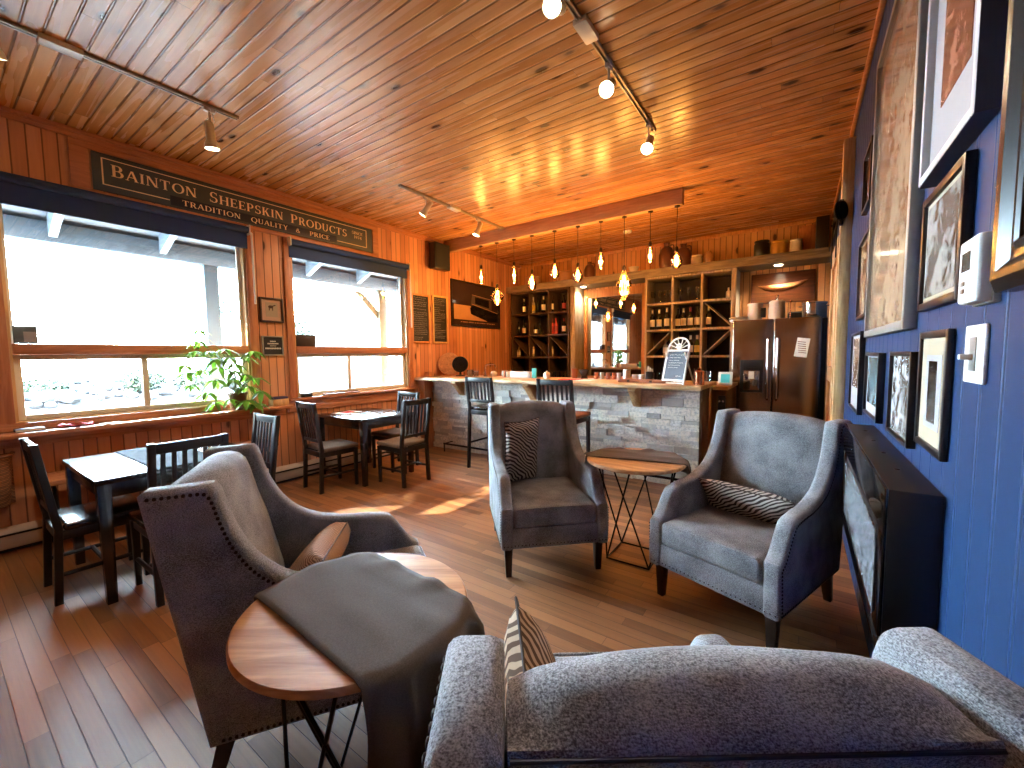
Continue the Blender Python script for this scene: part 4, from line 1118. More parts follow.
# half-hull plaque on the wall over the fridge
t = thing('hull_plaque', 'dark wooden plaque with a carved half hull on the wall above the fridge', 'plaque', (-0.25, YB, 2.36))
bm = B(); box(bm, -0.39, 0.39, -0.03, 0.0, -0.22, 0.22, 0.008); obj('board', bm, woodgrain('plaque_wood', (70, 36, 18), (104, 58, 30), 'X', 0.3), t)
bm = B()
def hull(u, v):
    x = (u * 2 - 1); w = max(0.0, 1 - abs(x) ** 2.6)
    a = v * PI
    return (x * 0.31, -0.03 - 0.045 * w * math.sin(a), 0.05 + 0.02 * x - 0.045 * w * (1 - math.cos(a)) + 0.02 * x * x)
grid(bm, 24, 10, hull); obj('half_hull', bm, woodgrain('hull_wood', (120, 74, 40), (186, 132, 84), 'X', 0.3), t)

# crocks on the soffit
SZ, SY = 2.767, 7.0
def crock(x, r, h, mat, text, kind='crock'):
    if kind == 'jug':
        prof = [(0, 0), (r * 0.8, 0), (r, h * 0.2), (r, h * 0.55), (r * 0.7, h * 0.78), (r * 0.36, h * 0.86), (r * 0.34, h * 0.96), (r * 0.42, h), (r * 0.3, h), (r * 0.26, h * 0.86), (0, h * 0.8)]
    elif kind == 'bowl':
        prof = [(0, 0), (r * 0.5, 0), (r * 0.6, h * 0.1), (r, h), (r * 0.93, h), (r * 0.5, h * 0.15), (0, h * 0.12)]
    elif kind == 'egg':
        prof = [(0, 0), (r * 0.6, 0), (r, h * 0.45), (r * 0.8, h * 0.8), (r * 0.45, h * 0.95), (r * 0.5, h), (0, h)]
    else:
        prof = [(0, 0), (r * 0.92, 0), (r, h * 0.06), (r, h * 0.78), (r * 0.86, h * 0.88), (r * 0.95, h * 0.94), (r * 0.95, h), (r * 0.8, h), (r * 0.8, h * 0.2), (0, h * 0.2)]
    o = lathed('stoneware_' + kind, prof, mat, (x, SY, SZ), text, 'pot' if kind == 'egg' else kind, 24, 'stoneware on the ledge above the wine racks')
    if kind == 'jug':
        bm = B(); tube(bm, catmull([(r * 0.35, 0, h * 0.9), (r * 0.85, 0, h * 0.88), (r * 0.9, 0, h * 0.68), (r * 0.75, 0, h * 0.6)], 5), r * 0.09, 7); obj('handle', bm, mat, o)
    return o
crock(-1.815, 0.12, 0.42, M['jugbrown'], 'tall brown stoneware jug on the ledge above the left of the pale rack', 'jug')
crock(-1.56, 0.125, 0.36, M['jugbrown'], 'round brown jug on the ledge behind the round hanging bulb above the pale rack', 'jug')
crock(-1.365, 0.082, 0.16, M['crockwhite'], 'small white crock on the ledge above the pale rack, right of the brown jugs')
crock(-1.19, 0.065, 0.20, M['crocktan'], 'tan egg-shaped pot on the ledge above the right of the pale rack', 'egg')
crock(-0.50, 0.10, 0.235, M['crockblack'], 'black crock on the ledge above the fridge, left of the yellow one')
crock(-0.29, 0.105, 0.20, M['crockyellow'], 'yellow crock on the ledge above the fridge')
crock(-0.095, 0.075, 0.19, M['crockwhite'], 'white crock on the ledge above the fridge, right of the yellow one')
crock(-2.35, 0.085, 0.11, M['crockwhite'], 'pale bowl on the ledge above the mirror', 'bowl')
crock(-3.65, 0.14, 0.2, M['crocktan'], 'dim tan crock on the ledge above the right of the dark rack')
crock(-4.35, 0.15, 0.18, M['crocktan'], 'dim tan crock on the ledge above the left of the dark rack')
crock(-3.15, 0.10, 0.3, M['jugbrown'], 'dim brown jug on the ledge just left of the mirror', 'jug')
bm = B(); box(bm, -0.10, 0.10, -0.012, 0.012, 0, 0.40, 0.004, 2, 0, RX(-7)); o = obj('wooden_board', bm, M['trimwood_z'], loc=(0.03, SY + 0.12, SZ)); tag(o, 'upright pine board on the ledge near the blue wall', 'board')
bm = B(); box(bm, -0.07, 0.07, -0.1, 0.1, 0, 0.43, 0.006); o = obj('dark_crate', bm, M['crockblack'], loc=(0.19, SY, SZ)); tag(o, 'tall dark box on the ledge in the corner by the blue wall', 'box')

# ------------------------------------------------------------------ things on the bar
TZ = 1.102
def on_bar(name, bm, mat, x, y, text, cat, group=None, rotz=0.0):
    o = obj(name, bm, mat, loc=(x, y, TZ), rotz=rotz); tag(o, text, cat, group); return o
bm = B(); box(bm, -0.05, 0.05, -0.03, 0.03, 0, 0.075, 0.004); on_bar('wooden_block', bm, M['orangewood'], -4.76, 4.55, 'small orange wood block at the left end of the bar', 'block')
bm = B(); m = Matrix.Translation((0, 0, 0.19)) @ RZ(40) @ RX(80)
lathe(bm, [(0, -0.012), (0.175, -0.012), (0.185, -0.004), (0.185, 0.004), (0.175, 0.012), (0, 0.012)], (0, 0, 0), 40, 0, m)
o = on_bar('round_board', bm, M['tabletop'], -4.68, 4.95, 'round wooden board leaning on the wall at the left end of the bar', 'board')
t = thing('desk_fan', 'black round desk fan at the left end of the bar', 'fan', (-4.42, 4.92, TZ), math.radians(35))
bm = B(); lathe(bm, [(0, 0), (0.075, 0), (0.075, 0.012), (0.02, 0.02), (0.014, 0.08), (0, 0.08)], (0, 0, 0), 20); obj('base', bm, M['black'], t)
bm = B(); m = Matrix.Translation((0, 0, 0.185)) @ RX(90)
for r in (0.12, 0.095, 0.07, 0.045): tube(bm, [m @ Vector((r * math.cos(i * PI / 14), r * math.sin(i * PI / 14), 0.035)) for i in range(28)], 0.004, 5, closed=True)
lathe(bm, [(0.12, -0.035), (0.126, -0.03), (0.126, 0.03), (0.12, 0.035)], (0, 0, 0), 28, 0, m); obj('cage', bm, M['black'], t)
bm = B()
for q in range(4):
    mm = m @ RZ(90 * q) @ Matrix.Translation((0.055, 0, 0)) @ RX(25); box(bm, -0.045, 0.05, -0.035, 0.035, -0.002, 0.002, 0, 2, 0, mm)
lathe(bm, [(0, -0.02), (0.025, -0.02), (0.03, 0.036), (0, 0.04)], (0, 0, 0), 16, 0, m); obj('blades', bm, M['black'], t)
for i, (x, r, h) in enumerate(((-4.20, 0.05, 0.10), (-4.08, 0.04, 0.085))):
    tumbler(x, 4.9, TZ, h, r, M['clearglass'], ('larger clear jar on the bar right of the fan', 'smaller clear jar on the bar, left of the tap')[i], 'clear jars by the tap', 'glass_jar', 'jar')
bm = B(); lathe(bm, [(0, 0), (0.03, 0), (0.03, 0.01), (0.013, 0.02), (0.012, 0.05), (0, 0.05)], (0, 0, 0), 16)
tube(bm, catmull([(0, 0, 0.03), (0, 0, 0.15), (0.03, 0, 0.18), (0.15, 0, 0.185), (0.185, 0, 0.17), (0.19, 0, 0.13)], 5), 0.01, 10)
o = on_bar('bar_tap', bm, M['chrome'], -3.98, 5.0, 'curved chrome tap standing behind the left bar stool', 'tap')
bm = B(); tube(bm, [(0, 0, 0.05), (0.0, -0.06, 0.06)], 0.006, 8); obj('lever', bm, M['chrome'], o)
lathed('white_jar', [(0, 0), (0.05, 0), (0.055, 0.05), (0.04, 0.07), (0.045, 0.08), (0, 0.09)], M['crockwhite'], (-3.80, 4.98, TZ), 'small white jar on the bar just right of the tap', 'jar')
bm = B(); box(bm, -0.17, 0.17, -0.05, 0.05, 0, 0.085, 0.003); o = on_bar('white_box', bm, M['white'], -3.28, 4.95, 'long white box on the bar left of the turquoise card', 'box')
bm = B(); box(bm, -0.1, 0.12, -0.0512, -0.0505, 0.04, 0.05); obj('grey_stripe', bm, M['steelwhite'], o)
for i, (dx, mt) in enumerate(((-0.22, M['white']), (-0.255, M['copper']), (-0.29, M['white']))):
    bm = B(); box(bm, -0.012, 0.012, -0.06, 0.06, 0, 0.085 + 0.005 * i, 0.002); on_bar('upright_book', bm, mt, -3.28 + dx, 4.95, ('white booklet touching the white box on the bar', 'copper-brown booklet between two white ones on the bar', 'white booklet farthest from the white box on the bar')[i], 'booklet', 'booklets beside the white box')
bm = B(); box(bm, -0.035, 0.035, -0.012, 0.012, 0, 0.135, 0.003); on_bar('turquoise_card', bm, M['turq'], -3.03, 4.9, 'turquoise card box standing on the bar behind the second stool', 'card')
lathed('sugar_bowl', [(0, 0), (0.035, 0), (0.048, 0.03), (0.045, 0.06), (0.05, 0.062), (0.03, 0.085), (0.008, 0.092), (0.01, 0.105), (0, 0.11)], M['white'], (-2.82, 4.88, TZ), 'white lidded sugar bowl on the bar above the second stool', 'sugar bowl')
bm = B(); box(bm, -0.14, 0.14, -0.1, 0.1, 0, 0.006, 0.002); on_bar('red_folder', bm, M['redcloth'], -2.42, 4.80, 'red paper lying on the bar right of the sugar bowl', 'paper', None, 0.12)
bm = B(); box(bm, -0.1, 0.1, -0.07, 0.07, 0, 0.004, 0.001); on_bar('white_sheet', bm, M['paper'], -2.18, 4.72, 'white sheet lying on the bar right of the red paper', 'paper', None, -0.1)
tumbler(-2.50, 5.08, TZ, 0.13, 0.042, M['terracotta'], 'terracotta cup standing on the bar under the mirror', None, 'clay_cup', 'cup')
lathed('wooden_mortar', [(0, 0), (0.05, 0), (0.035, 0.03), (0.06, 0.07), (0.065, 0.12), (0.058, 0.12), (0.04, 0.06), (0, 0.05)], M['crockblack'], (-2.36, 5.08, TZ), 'dark mortar on the bar right of the terracotta cup', 'mortar')
for i, (x, mt) in enumerate(((-2.18, M['copper']), (-2.10, M['foil']), (-2.02, M['leather']), (-1.94, M['copper']), (-1.875, M['foil']))):
    tumbler(x, 5.06, TZ, 0.085, 0.03, mt, ('first', 'second', 'third', 'fourth', 'last')[i] + ' small metal cup in the row on the bar under the mirror', 'row of metal cups on the bar', 'metal_cup', 'cup')
lathed('white_canister', [(0, 0), (0.045, 0), (0.045, 0.11), (0.047, 0.112), (0.047, 0.13), (0, 0.132)], M['crockwhite'], (-1.76, 5.02, TZ), 'white canister on the bar at the right edge of the mirror', 'canister')
for i, x in enumerate((-1.665, -1.585)):
    lathed('white_mug', [(0, 0), (0.034, 0), (0.037, 0.07), (0.033, 0.07), (0.03, 0.008), (0, 0.008)], M['white'], (x, 5.04, TZ), ('white mug right beside the white canister on the bar', 'white mug between the canister and the knife block on the bar')[i], 'mug')
t = thing('knife_block', 'black knife block with pale-handled knives on the bar by the pale rack', 'knife block', (-1.49, 5.06, TZ))
bm = B(); box(bm, -0.04, 0.04, -0.05, 0.05, 0, 0.10, 0.006, 2, 0, RX(-10)); obj('block', bm, M['black'], t)
for i in range(3):
    bm = B(); box(bm, -0.03 + i * 0.024, -0.018 + i * 0.024, -0.015, 0.01, 0.10, 0.17 - 0.015 * i, 0.003, 2, 0, RX(-10)); obj('knife_handle', bm, M['steelwhite'], t)
for i, (x, w) in enumerate(((-1.60, 0.12), (-1.33, 0.16))):
    bm = B(); box(bm, -w, w, -0.1, 0.1, 0, 0.028, 0.012, 3); o = on_bar('leather_folder', bm, M['leather'], x, 4.68, ('brown leather folder on the bar above the right bracket', 'brown leather folder on the bar beside the small chalkboard')[i], 'folder', None, 0.1 - 0.2 * i)
    bm = B(); box(bm, -0.015, 0.015, -0.102, 0.102, 0.005, 0.0295, 0.003); obj('strap', bm, M['espresso'], o)
# small A-frame chalkboard
t = thing('menu_chalkboard', 'small white-framed chalkboard with an arched openwork top standing on the bar', 'chalkboard', (-1.10, 4.54, TZ), math.radians(-33))
tilt = RX(-12)
def tl(bm): 
    for v in bm.verts: v.co = tilt @ v.co
w, h0, h1 = 0.15, 0.05, 0.35
bm = B(); box(bm, -w + 0.014, w - 0.014, -0.004, 0.004, h0, h1); tl(bm); obj('slate', bm, M['chalkgrey'], t)
bm = B()
for x in (-w, w): tube(bm, [(x, 0, 0.0), (x, 0, h1 + 0.02)], 0.011, 8)
tube(bm, [(-w, 0, h0 - 0.01), (w, 0, h0 - 0.01)], 0.011, 8); tube(bm, [(-w, 0, h1 + 0.01), (w, 0, h1 + 0.01)], 0.011, 8); tube(bm, [(-w, 0, 0.012), (w, 0, 0.012)], 0.008, 8)
tube(bm, [(w * math.cos(i * PI / 16), 0, h1 + 0.02 + 0.125 * math.sin(i * PI / 16)) for i in range(17)], 0.010, 8)
tl(bm); obj('frame', bm, M['white'], t)
bm = B()
for a in (25, 50, 75, 105, 130, 155):
    c, s_ = math.cos(math.radians(a)), math.sin(math.radians(a))
    tube(bm, catmull([(0, 0, h1 + 0.02), (0.05 * c + 0.012, 0, h1 + 0.02 + 0.05 * s_), (w * 0.97 * c, 0, h1 + 0.02 + 0.12 * s_)], 4), 0.005, 6)
tube(bm, [(0.03 * math.cos(i * PI / 8), 0, h1 + 0.055 + 0.025 * math.sin(i * PI / 8)) for i in range(16)], 0.007, 6, closed=True)
tl(bm); obj('scrollwork', bm, M['white'], t)
bm = B()
for x in (-w, w): tube(bm, [(x * 0.9, 0.03, h1 - 0.02), (x * 0.9, 0.16, 0.0)], 0.008, 8)
obj('rear_leg', bm, M['white'], t)
def scribble(bm, x0, x1, z, h, y, rr, th=0.0022, fn=None):
    x = x0
    while x < x1 - h:
        wl = min(rr.uniform(2.0, 5.0) * h, x1 - x)
        n = max(3, int(wl / (h * 0.45)))
        pts = [(x + wl * i / n, y, z + h * (rr.uniform(-0.5, 0.5) if i % 2 else rr.uniform(-0.1, 0.5))) for i in range(n + 1)]
        if fn: pts = [fn(p) for p in pts]
        tube(bm, pts, th, 4)
        x += wl + h * 0.8
rc = random.Random(2)
bm = B()
for i, z in enumerate((0.31, 0.28, 0.25, 0.225, 0.20, 0.175)): scribble(bm, -0.10, 0.10 - 0.03 * (i % 3), z, 0.012 if i < 3 else 0.008, -0.0055, rc, 0.0014)
scribble(bm, 0.03, 0.1, 0.085, 0.014, -0.0055, rc, 0.0018)
tl(bm); obj('chalk_writing', bm, M['chalkline'], t)
for i, (x, y, h) in enumerate(((-0.93, 4.9, 0.15), (-0.85, 5.12, 0.11))): tumbler(x, y, TZ, h, 0.036, M['clearglass'], ('tall clear glass right behind the small chalkboard on the bar', 'short clear glass on the bar near its right end')[i], None, 'water_glass', 'glass')
o = lathed('copper_tin', [(0, 0), (0.05, 0), (0.05, 0.13), (0.046, 0.14), (0.03, 0.15), (0, 0.15)], M['copper'], (-0.84, 4.55, TZ), 'copper-coloured tin at the right end of the bar', 'tin')
bm = B(); ball(bm, (0, 0, 0.16), 0.016, 10); obj('knob', bm, M['copper'], o)
CZ = 1.061
bm = B(); box(bm, -0.07, 0.07, -0.008, 0.008, 0, 0.15, 0.003, 2, 0, RX(-10)); o = obj('photo_frame', bm, M['crockwhite'], loc=(-0.675, 5.1, CZ + 0.002)); tag(o, 'small pale picture frame on the side cabinet by the fridge', 'picture frame')
bm = B(); box(bm, -0.045, 0.045, -0.0095, -0.0085, 0.03, 0.125, 0, 2, 0, RX(-10)); obj('photo', bm, M['turq'], o)
bm = B(); box(bm, -0.05, 0.05, -0.05, 0.05, 0, 0.12, 0.006); o = obj('dark_carton', bm, M['purple'], loc=(-0.71, 5.35, CZ)); tag(o, 'dark purple carton behind the picture frame on the side cabinet', 'carton')
# ------------------------------------------------------------------ sign lettering (serif capitals cut as flat shapes)
def glyphs():
    T, t = 0.17, 0.07
    def R(x0, x1, y0, y1): return [(x0, y0), (x1, y0), (x1, y1), (x0, y1)]
    def V(x, y0=0, y1=1, w=T, s=True):
        o = [R(x, x + w, y0, y1)]
        if s:
            if y0 == 0: o.append(R(x - 0.07, x + w + 0.07, 0, 0.05))
            if y1 == 1: o.append(R(x - 0.07, x + w + 0.07, 0.95, 1))
        return o
    def D(x0, y0, x1, y1, w): return [[(x0, y0), (x0 + w, y0), (x1 + w, y1), (x1, y1)]]
    def A(cx, cy, rx, ry, a0, a1, tw=T, th=t, n=12):
        o = []
        for i in range(n):
            q = []
            for k, inn in ((i, 0), (i + 1, 0), (i + 1, 1), (i, 1)):
                a = math.radians(a0 + (a1 - a0) * k / n)
                q.append((cx + (rx - inn * tw) * math.cos(a), cy + (ry - inn * th) * math.sin(a)))
            o.append(q)
        return o
    S = lambda x, y0=0, y1=0.05: R(x - 0.07, x + 0.14, y0, y1)
    G = {}
    G['A'] = (D(0, 0, .33, 1, .08) + D(.60, 0, .31, 1, T) + [R(.14, .56, .32, .39), R(-.06, .18, 0, .05), R(.52, .84, 0, .05)], .80)
    G['B'] = (V(0.06) + [R(.2, .38, .93, 1), R(.2, .40, .48, .55), R(.2, .40, 0, .07)] + A(.36, .75, .26, .25, -90, 90) + A(.38, .27, .30, .27, -90, 90), .72)
    G['C'] = (A(.45, .5, .45, .52, 45, 315, n=18) + [R(.70, .76, .68, .98), R(.70, .76, .02, .3)], .80)
    G['D'] = (V(0.06) + [R(.2, .36, .93, 1), R(.2, .36, 0, .07)] + A(.34, .5, .48, .5, -90, 90), .84)
    G['E'] = (V(0.06) + [R(.2, .60, .93, 1), R(.2, .62, 0, .07), R(.2, .48, .47, .54), R(.56, .61, .78, 1), R(.58, .63, 0, .22), R(.45, .49, .4, .62)], .68)
    G['H'] = (V(0.06) + V(.62) + [R(.2, .64, .47, .54)], .88)
    G['I'] = (V(0.08), .36)
    G['K'] = (V(0.06) + D(.22, .42, .56, 1, .10) + D(.56, 0, .28, .58, T + .02) + [R(.48, .78, .95, 1), R(.48, .84, 0, .05)], .82)
    G['L'] = (V(0.06) + [R(.2, .6, 0, .07), R(.55, .61, 0, .26)], .66)
    G['N'] = (V(0.06, w=.08) + V(.68, w=.08) + D(.58, 0, .04, 1, T + .02), .86)
    G['O'] = (A(.47, .5, .47, .52, 0, 360, n=24), .96)
    G['P'] = (V(0.06) + [R(.2, .38, .93, 1), R(.2, .38, .42, .49)] + A(.36, .71, .30, .29, -90, 90), .70)
    G['Q'] = (A(.47, .5, .47, .52, 0, 360, n=24) + D(.62, -.2, .4, .1, .2), .96)
    G['R'] = (V(0.06) + [R(.2, .38, .93, 1), R(.2, .38, .45, .52)] + A(.36, .725, .28, .275, -90, 90) + D(.58, 0, .30, .5, T + .01) + [R(.52, .82, 0, .05)], .80)
    G['S'] = (A(.32, .735, .28, .285, 35, 270, .14, t) + A(.30, .265, .30, .285, 90, -145, .14, t) + [R(.50, .55, .74, .98), R(.02, .07, .02, .26)], .64)
    G['T'] = (V(.30) + [R(.02, .75, .93, 1), R(.02, .07, .74, 1), R(.70, .75, .74, 1)], .80)
    G['U'] = (V(0.06, .3, 1) + V(.62, .3, 1, w=.09) + A(.385, .32, .325, .34, 180, 360, .15, t), .84)
    G['Y'] = (V(.30, 0, .5) + D(.31, .45, .02, 1, T) + D(.36, .45, .60, 1, .09) + [R(-.04, .26, .95, 1), R(.52, .78, .95, 1)], .78)
    G['&'] = (A(.36, .76, .2, .24, 0, 360, .11, t, 16) + A(.34, .28, .32, .29, 60, 330, .14, t, 14) + D(.66, 0, .20, .66, .15) + D(.58, .2, .70, .5, .08), .88)
    G['1'] = (V(.15) + D(.02, .78, .15, 1, .08), .45)
    G['9'] = (A(.32, .68, .30, .32, 0, 360, .14, t, 16) + A(.18, .5, .44, .5, -80, 20, .14, t, 10), .68)
    G['7'] = ([R(.02, .6, .9, 1), R(.02, .07, .74, 1)] + D(.16, 0, .44, .92, .15), .64)
    G['4'] = (V(.38, s=False) + [R(.0, .68, .24, .32), R(.28, .66, 0, .05)] + D(-.02, .28, .38, 1, .09), .72)
    return G
GL = glyphs()
def lettering(bm, text, y0, y1, z, cap, first=1.0, depth=0.002, x=0.0, yofs=0.0):
    """flat letters on the left wall: run along +Y from y0 to y1, baseline z, cap height cap"""
    adv = []; tot = 0.0
    st = True
    for c in text:
        if c == ' ': adv.append((c, tot, 1)); tot += 0.55; st = True; continue
        s = first if st else 1.0; st = False
        adv.append((c, tot, s)); tot += (GL[c][1] + 0.10) * s
    tot -= 0.10
    kx = (y1 - y0) / tot
    for c, off, s in adv:
        if c == ' ': continue
        for q, poly in enumerate(GL[c][0]):
            e = depth + 0.00002 * q
            ps = [(y0 + kx * (off + a * s), z + cap * b * s) for a, b in poly]
            v = [bm.verts.new((x + e, a - yofs, b)) for a, b in ps]
            bm.faces.new(v)
SX = XL + 0.024
t = thing('shop_sign', 'long charcoal sign with cream serif lettering above the windows', 'sign', (XL + 0.002, 2.285, 2.835))
sy, sz = 2.285, 2.835
bm = B(); box(bm, 0, 0.022, 0.93 - sy, 3.645 - sy, 0, 0.308, 0.002); obj('panel', bm, M['signgrey'], t)
bm = B()
e0, e1 = 0.022, 0.0235
zt_, zb_ = 3.108 - sz, 2.888 - sz
for q in ((0.985, 3.555, 3.101, 3.108), (0.985, 0.995, 2.888, 3.108), (3.546, 3.556, 2.880, 3.108), (0.985, 1.435, 2.888, 2.896), (3.12, 3.556, 2.880, 2.888)): box(bm, e0, e1, q[0] - sy, q[1] - sy, q[2] - sz, q[3] - sz)
obj('border_line', bm, M['cream'], t)
bm = B(); box(bm, e0, e1, 1.44 - sy, 3.115 - sy, 2.850 - sz, 2.936 - sz, 0.001); obj('strapline_band', bm, M['signnavy'], t)
for tx, y0, y1, z, cap, fs in (('BAINTON', 1.045, 1.648, 2.972, 0.084, 1.16), ('SHEEPSKIN', 1.755, 2.462, 2.970, 0.084, 1.16), ('PRODUCTS', 2.55, 3.262, 2.964, 0.086, 1.14)):
    bm = B(); lettering(bm, tx, y0, y1, z - sz, cap, fs, 0.0232, 0, sy); obj('lettering', bm, M['cream'], t, smooth=0)
for tx, y0, y1, z, cap in (('TRADITION', 1.53, 2.025, 2.868, 0.05), ('QUALITY', 2.125, 2.51, 2.868, 0.05), ('&', 2.60, 2.655, 2.868, 0.046), ('PRICE', 2.765, 3.02, 2.868, 0.05)):
    bm = B(); lettering(bm, tx, y0, y1, z - sz, cap, 1.0, 0.0242, 0, sy); obj('lettering', bm, M['cream'], t, smooth=0)
for tx, y0, y1, z, cap in (('SINCE', 3.335, 3.495, 3.022, 0.036), ('1974', 3.365, 3.48, 2.968, 0.036)):
    bm = B(); lettering(bm, tx, y0, y1, z - sz, cap, 1.0, 0.0232, 0, sy); obj('lettering', bm, M['cream'], t, smooth=0)

# ------------------------------------------------------------------ on the left wall
def wall_frame(name, y0, y1, z0, z1, depth, fw, fmat, label, cat, inner, X=XL, s=1):
    t = thing(name, label, cat, (X, (y0 + y1) / 2, (z0 + z1) / 2))
    hy, hz = (y1 - y0) / 2, (z1 - z0) / 2
    bm = B()
    for a, b, c, d in ((-hy, -hy + fw, -hz, hz), (hy - fw, hy, -hz, hz), (-hy + fw, hy - fw, -hz, -hz + fw), (-hy + fw, hy - fw, hz - fw, hz)):
        x0, x1 = sorted((s * 0.001, s * depth))
        box(bm, x0, x1, a, b, c, d, 0.003)
    obj('frame', bm, fmat, t)
    for nm, a, b, c, d, mt, off in inner:
        bm = B(); x0, x1 = sorted((s * 0.001, s * (depth * 0.55 + off)))
        box(bm, x0, x1, a * hy, b * hy, c * hz, d * hz); obj(nm, bm, mt, t, smooth=0)
    return t, hy, hz
M['frame_dk'] = simple('dark_walnut_frame', (58, 34, 26), 0.35)
M['frame_bk'] = simple('black_frame', (20, 20, 22), 0.3)
M['frame_gr'] = simple('pewter_frame', (150, 146, 138), 0.35, 0.3)
M['frame_wh'] = simple('white_frame', (184, 184, 188), 0.4, var=0.02)
M['mat_cream'] = simple('cream_mat', (168, 156, 132), 0.7, var=0.03)
M['mat_tan'] = simple('tan_mat', (190, 158, 134), 0.7, var=0.05)
M['mat_grey'] = simple('grey_mat', (158, 156, 160), 0.7, var=0.03)
fr, hy, hz = wall_frame('framed_print', 2.165, 2.415, 1.818, 2.088, 0.03, 0.02, M['frame_dk'], 'small square framed print of an animal on the pine between the windows', 'picture',
    [('mat_board', -0.88, 0.88, -0.88, 0.88, M['mat_tan'], 0.0), ('print', -0.5, 0.5, -0.55, 0.62, M['mat_cream'], 0.002)])
bm = B(); ball(bm, (0.0205, -0.01, 0.035), 0.022, 8, (0.05, 1.2, 0.8)); tube(bm, [(0.0205, 0.01, 0.045), (0.0205, 0.04, 0.055)], 0.006, 5); 
for y in (-0.025, 0.01): tube(bm, [(0.0205, y, 0.03), (0.0205, y, -0.005)], 0.004, 5)
obj('animal_drawing', bm, M['frame_dk'], fr)
fr, hy, hz = wall_frame('notice_plaque', 2.172, 2.402, 1.448, 1.668, 0.02, 0.016, M['frame_gr'], 'small black notice with a pale frame under the framed print between the windows', 'notice', [('board', -0.95, 0.95, -0.95, 0.95, M['chalk'], 0.0)])
rc = random.Random(9); bm = B()
for z, w, h in ((0.05, 0.028, 0.013), (0.025, 0.055, 0.013), (0.0, 0.03, 0.006), (-0.028, 0.08, 0.016)):
    y = -w
    while y < w:
        q = rc.uniform(0.008, 0.014); box(bm, 0.0115, 0.0125, y, y + q * 0.62, z - h / 2, z + h / 2); y += q
obj('white_printing', bm, M['paper'], fr)
def chalk_menu(y0, y1, z0, z1, label, seed, fmat):
    fr, hy, hz = wall_frame('chalk_menu', y0, y1, z0, z1, 0.022, 0.03, fmat, label, 'chalkboard', [('board', -0.9, 0.9, -0.95, 0.95, M['chalk'], 0.0)])
    rc = random.Random(seed); bm = B()
    z = hz - 0.06
    while z > -hz + 0.05:
        e = hy - 0.06 - (rc.uniform(0, 0.12) if rc.random() < 0.6 else 0)
        scribble(bm, -hy + 0.045, e, z, 0.014, 0.0, rc, 0.002, lambda p: (0.0135, p[0], p[2]))
        z -= rc.choice((0.028, 0.03, 0.034, 0.05))
    obj('chalk_writing', bm, M['chalkline'], fr)
    fr['group'] = 'tall chalk menus'
chalk_menu(4.315, 4.69, 1.625, 2.378, 'tall chalkboard menu nearest the smaller window', 4, M['orangewood'])
chalk_menu(4.75, 5.095, 1.625, 2.395, 'tall chalkboard menu under the speaker, beside the black-framed poster', 6, M['palewood'])
fr, hy, hz = wall_frame('framed_poster', 5.185, 6.55, 1.928, 2.712, 0.03, 0.022, M['frame_bk'], 'large black-framed dark poster of a boat on the pine side wall by the dark rack', 'poster',
    [('poster_sheet', -0.97, 0.97, -0.95, 0.95, simple('poster_dark', (52, 38, 36), 0.08, spec=0.5), 0.0)])
hy -= 0.03
M['poster_tan'] = simple('poster_sand', (176, 132, 92), 0.12)
M['poster_dk'] = simple('poster_black', (24, 20, 20), 0.12)
M['poster_gr'] = simple('poster_grey', (84, 72, 66), 0.12)
def pp(name, poly, mat, e=0.0185):
    bm = B(); bm.faces.new([bm.verts.new((e, a, b)) for a, b in poly]); return obj(name, bm, mat, fr, smooth=0)
pp('shore', [(-0.62, -0.27), (-0.62, -0.02), (-0.2, -0.02), (0.1, -0.16), (0.28, -0.27)], M['poster_tan'])
pp('boat_hull', [(-0.2, -0.06), (-0.12, 0.0), (0.62, -0.12), (0.62, -0.27), (0.3, -0.27), (-0.18, -0.16)], M['poster_dk'], 0.0195)
pp('wheelhouse', [(-0.18, 0.0), (-0.14, 0.18), (0.42, 0.14), (0.42, -0.06)], M['poster_gr'], 0.019)
pp('window_band', [(-0.06, 0.03), (-0.06, 0.15), (0.34, 0.12), (0.34, -0.02)], M['poster_dk'], 0.0196)
bm = B(); tube(bm, [(0.02, -0.15, 0.015), (0.02, 0.6, -0.10)], 0.006, 5); tube(bm, [(0.02, -0.14, 0.18), (0.02, 0.42, 0.14)], 0.005, 5); obj('rail_lines', bm, M['poster_tan'], fr)
bm = B(); rc = random.Random(1); y = -0.45
while y < 0.5:
    box(bm, 0.018, 0.0195, y, y + 0.012, -0.318, -0.302); y += rc.choice((0.018, 0.02, 0.036))
obj('caption_marks', bm, M['poster_tan'], fr)
t = thing('wall_speaker', 'black loudspeaker mounted high on the pine wall above the chalk menus', 'speaker', (XL + 0.02, 4.84, 2.985))
bm = B(); box(bm, 0.03, 0.16, -0.17, 0.17, -0.2, 0.2, 0.012, 3); obj('cabinet', bm, M['black'], t)
bm = B(); box(bm, 0.161, 0.169, -0.155, 0.155, -0.185, 0.185, 0.004); obj('grille', bm, simple('speaker_cloth', (16, 14, 14), 0.9), t)
bm = B(); box(bm, -0.018, 0.04, -0.03, 0.03, -0.03, 0.06, 0.004); box(bm, -0.018, 0.1, -0.09, 0.09, 0.2, 0.212, 0.002); obj('bracket', bm, M['blackmetal'], t)
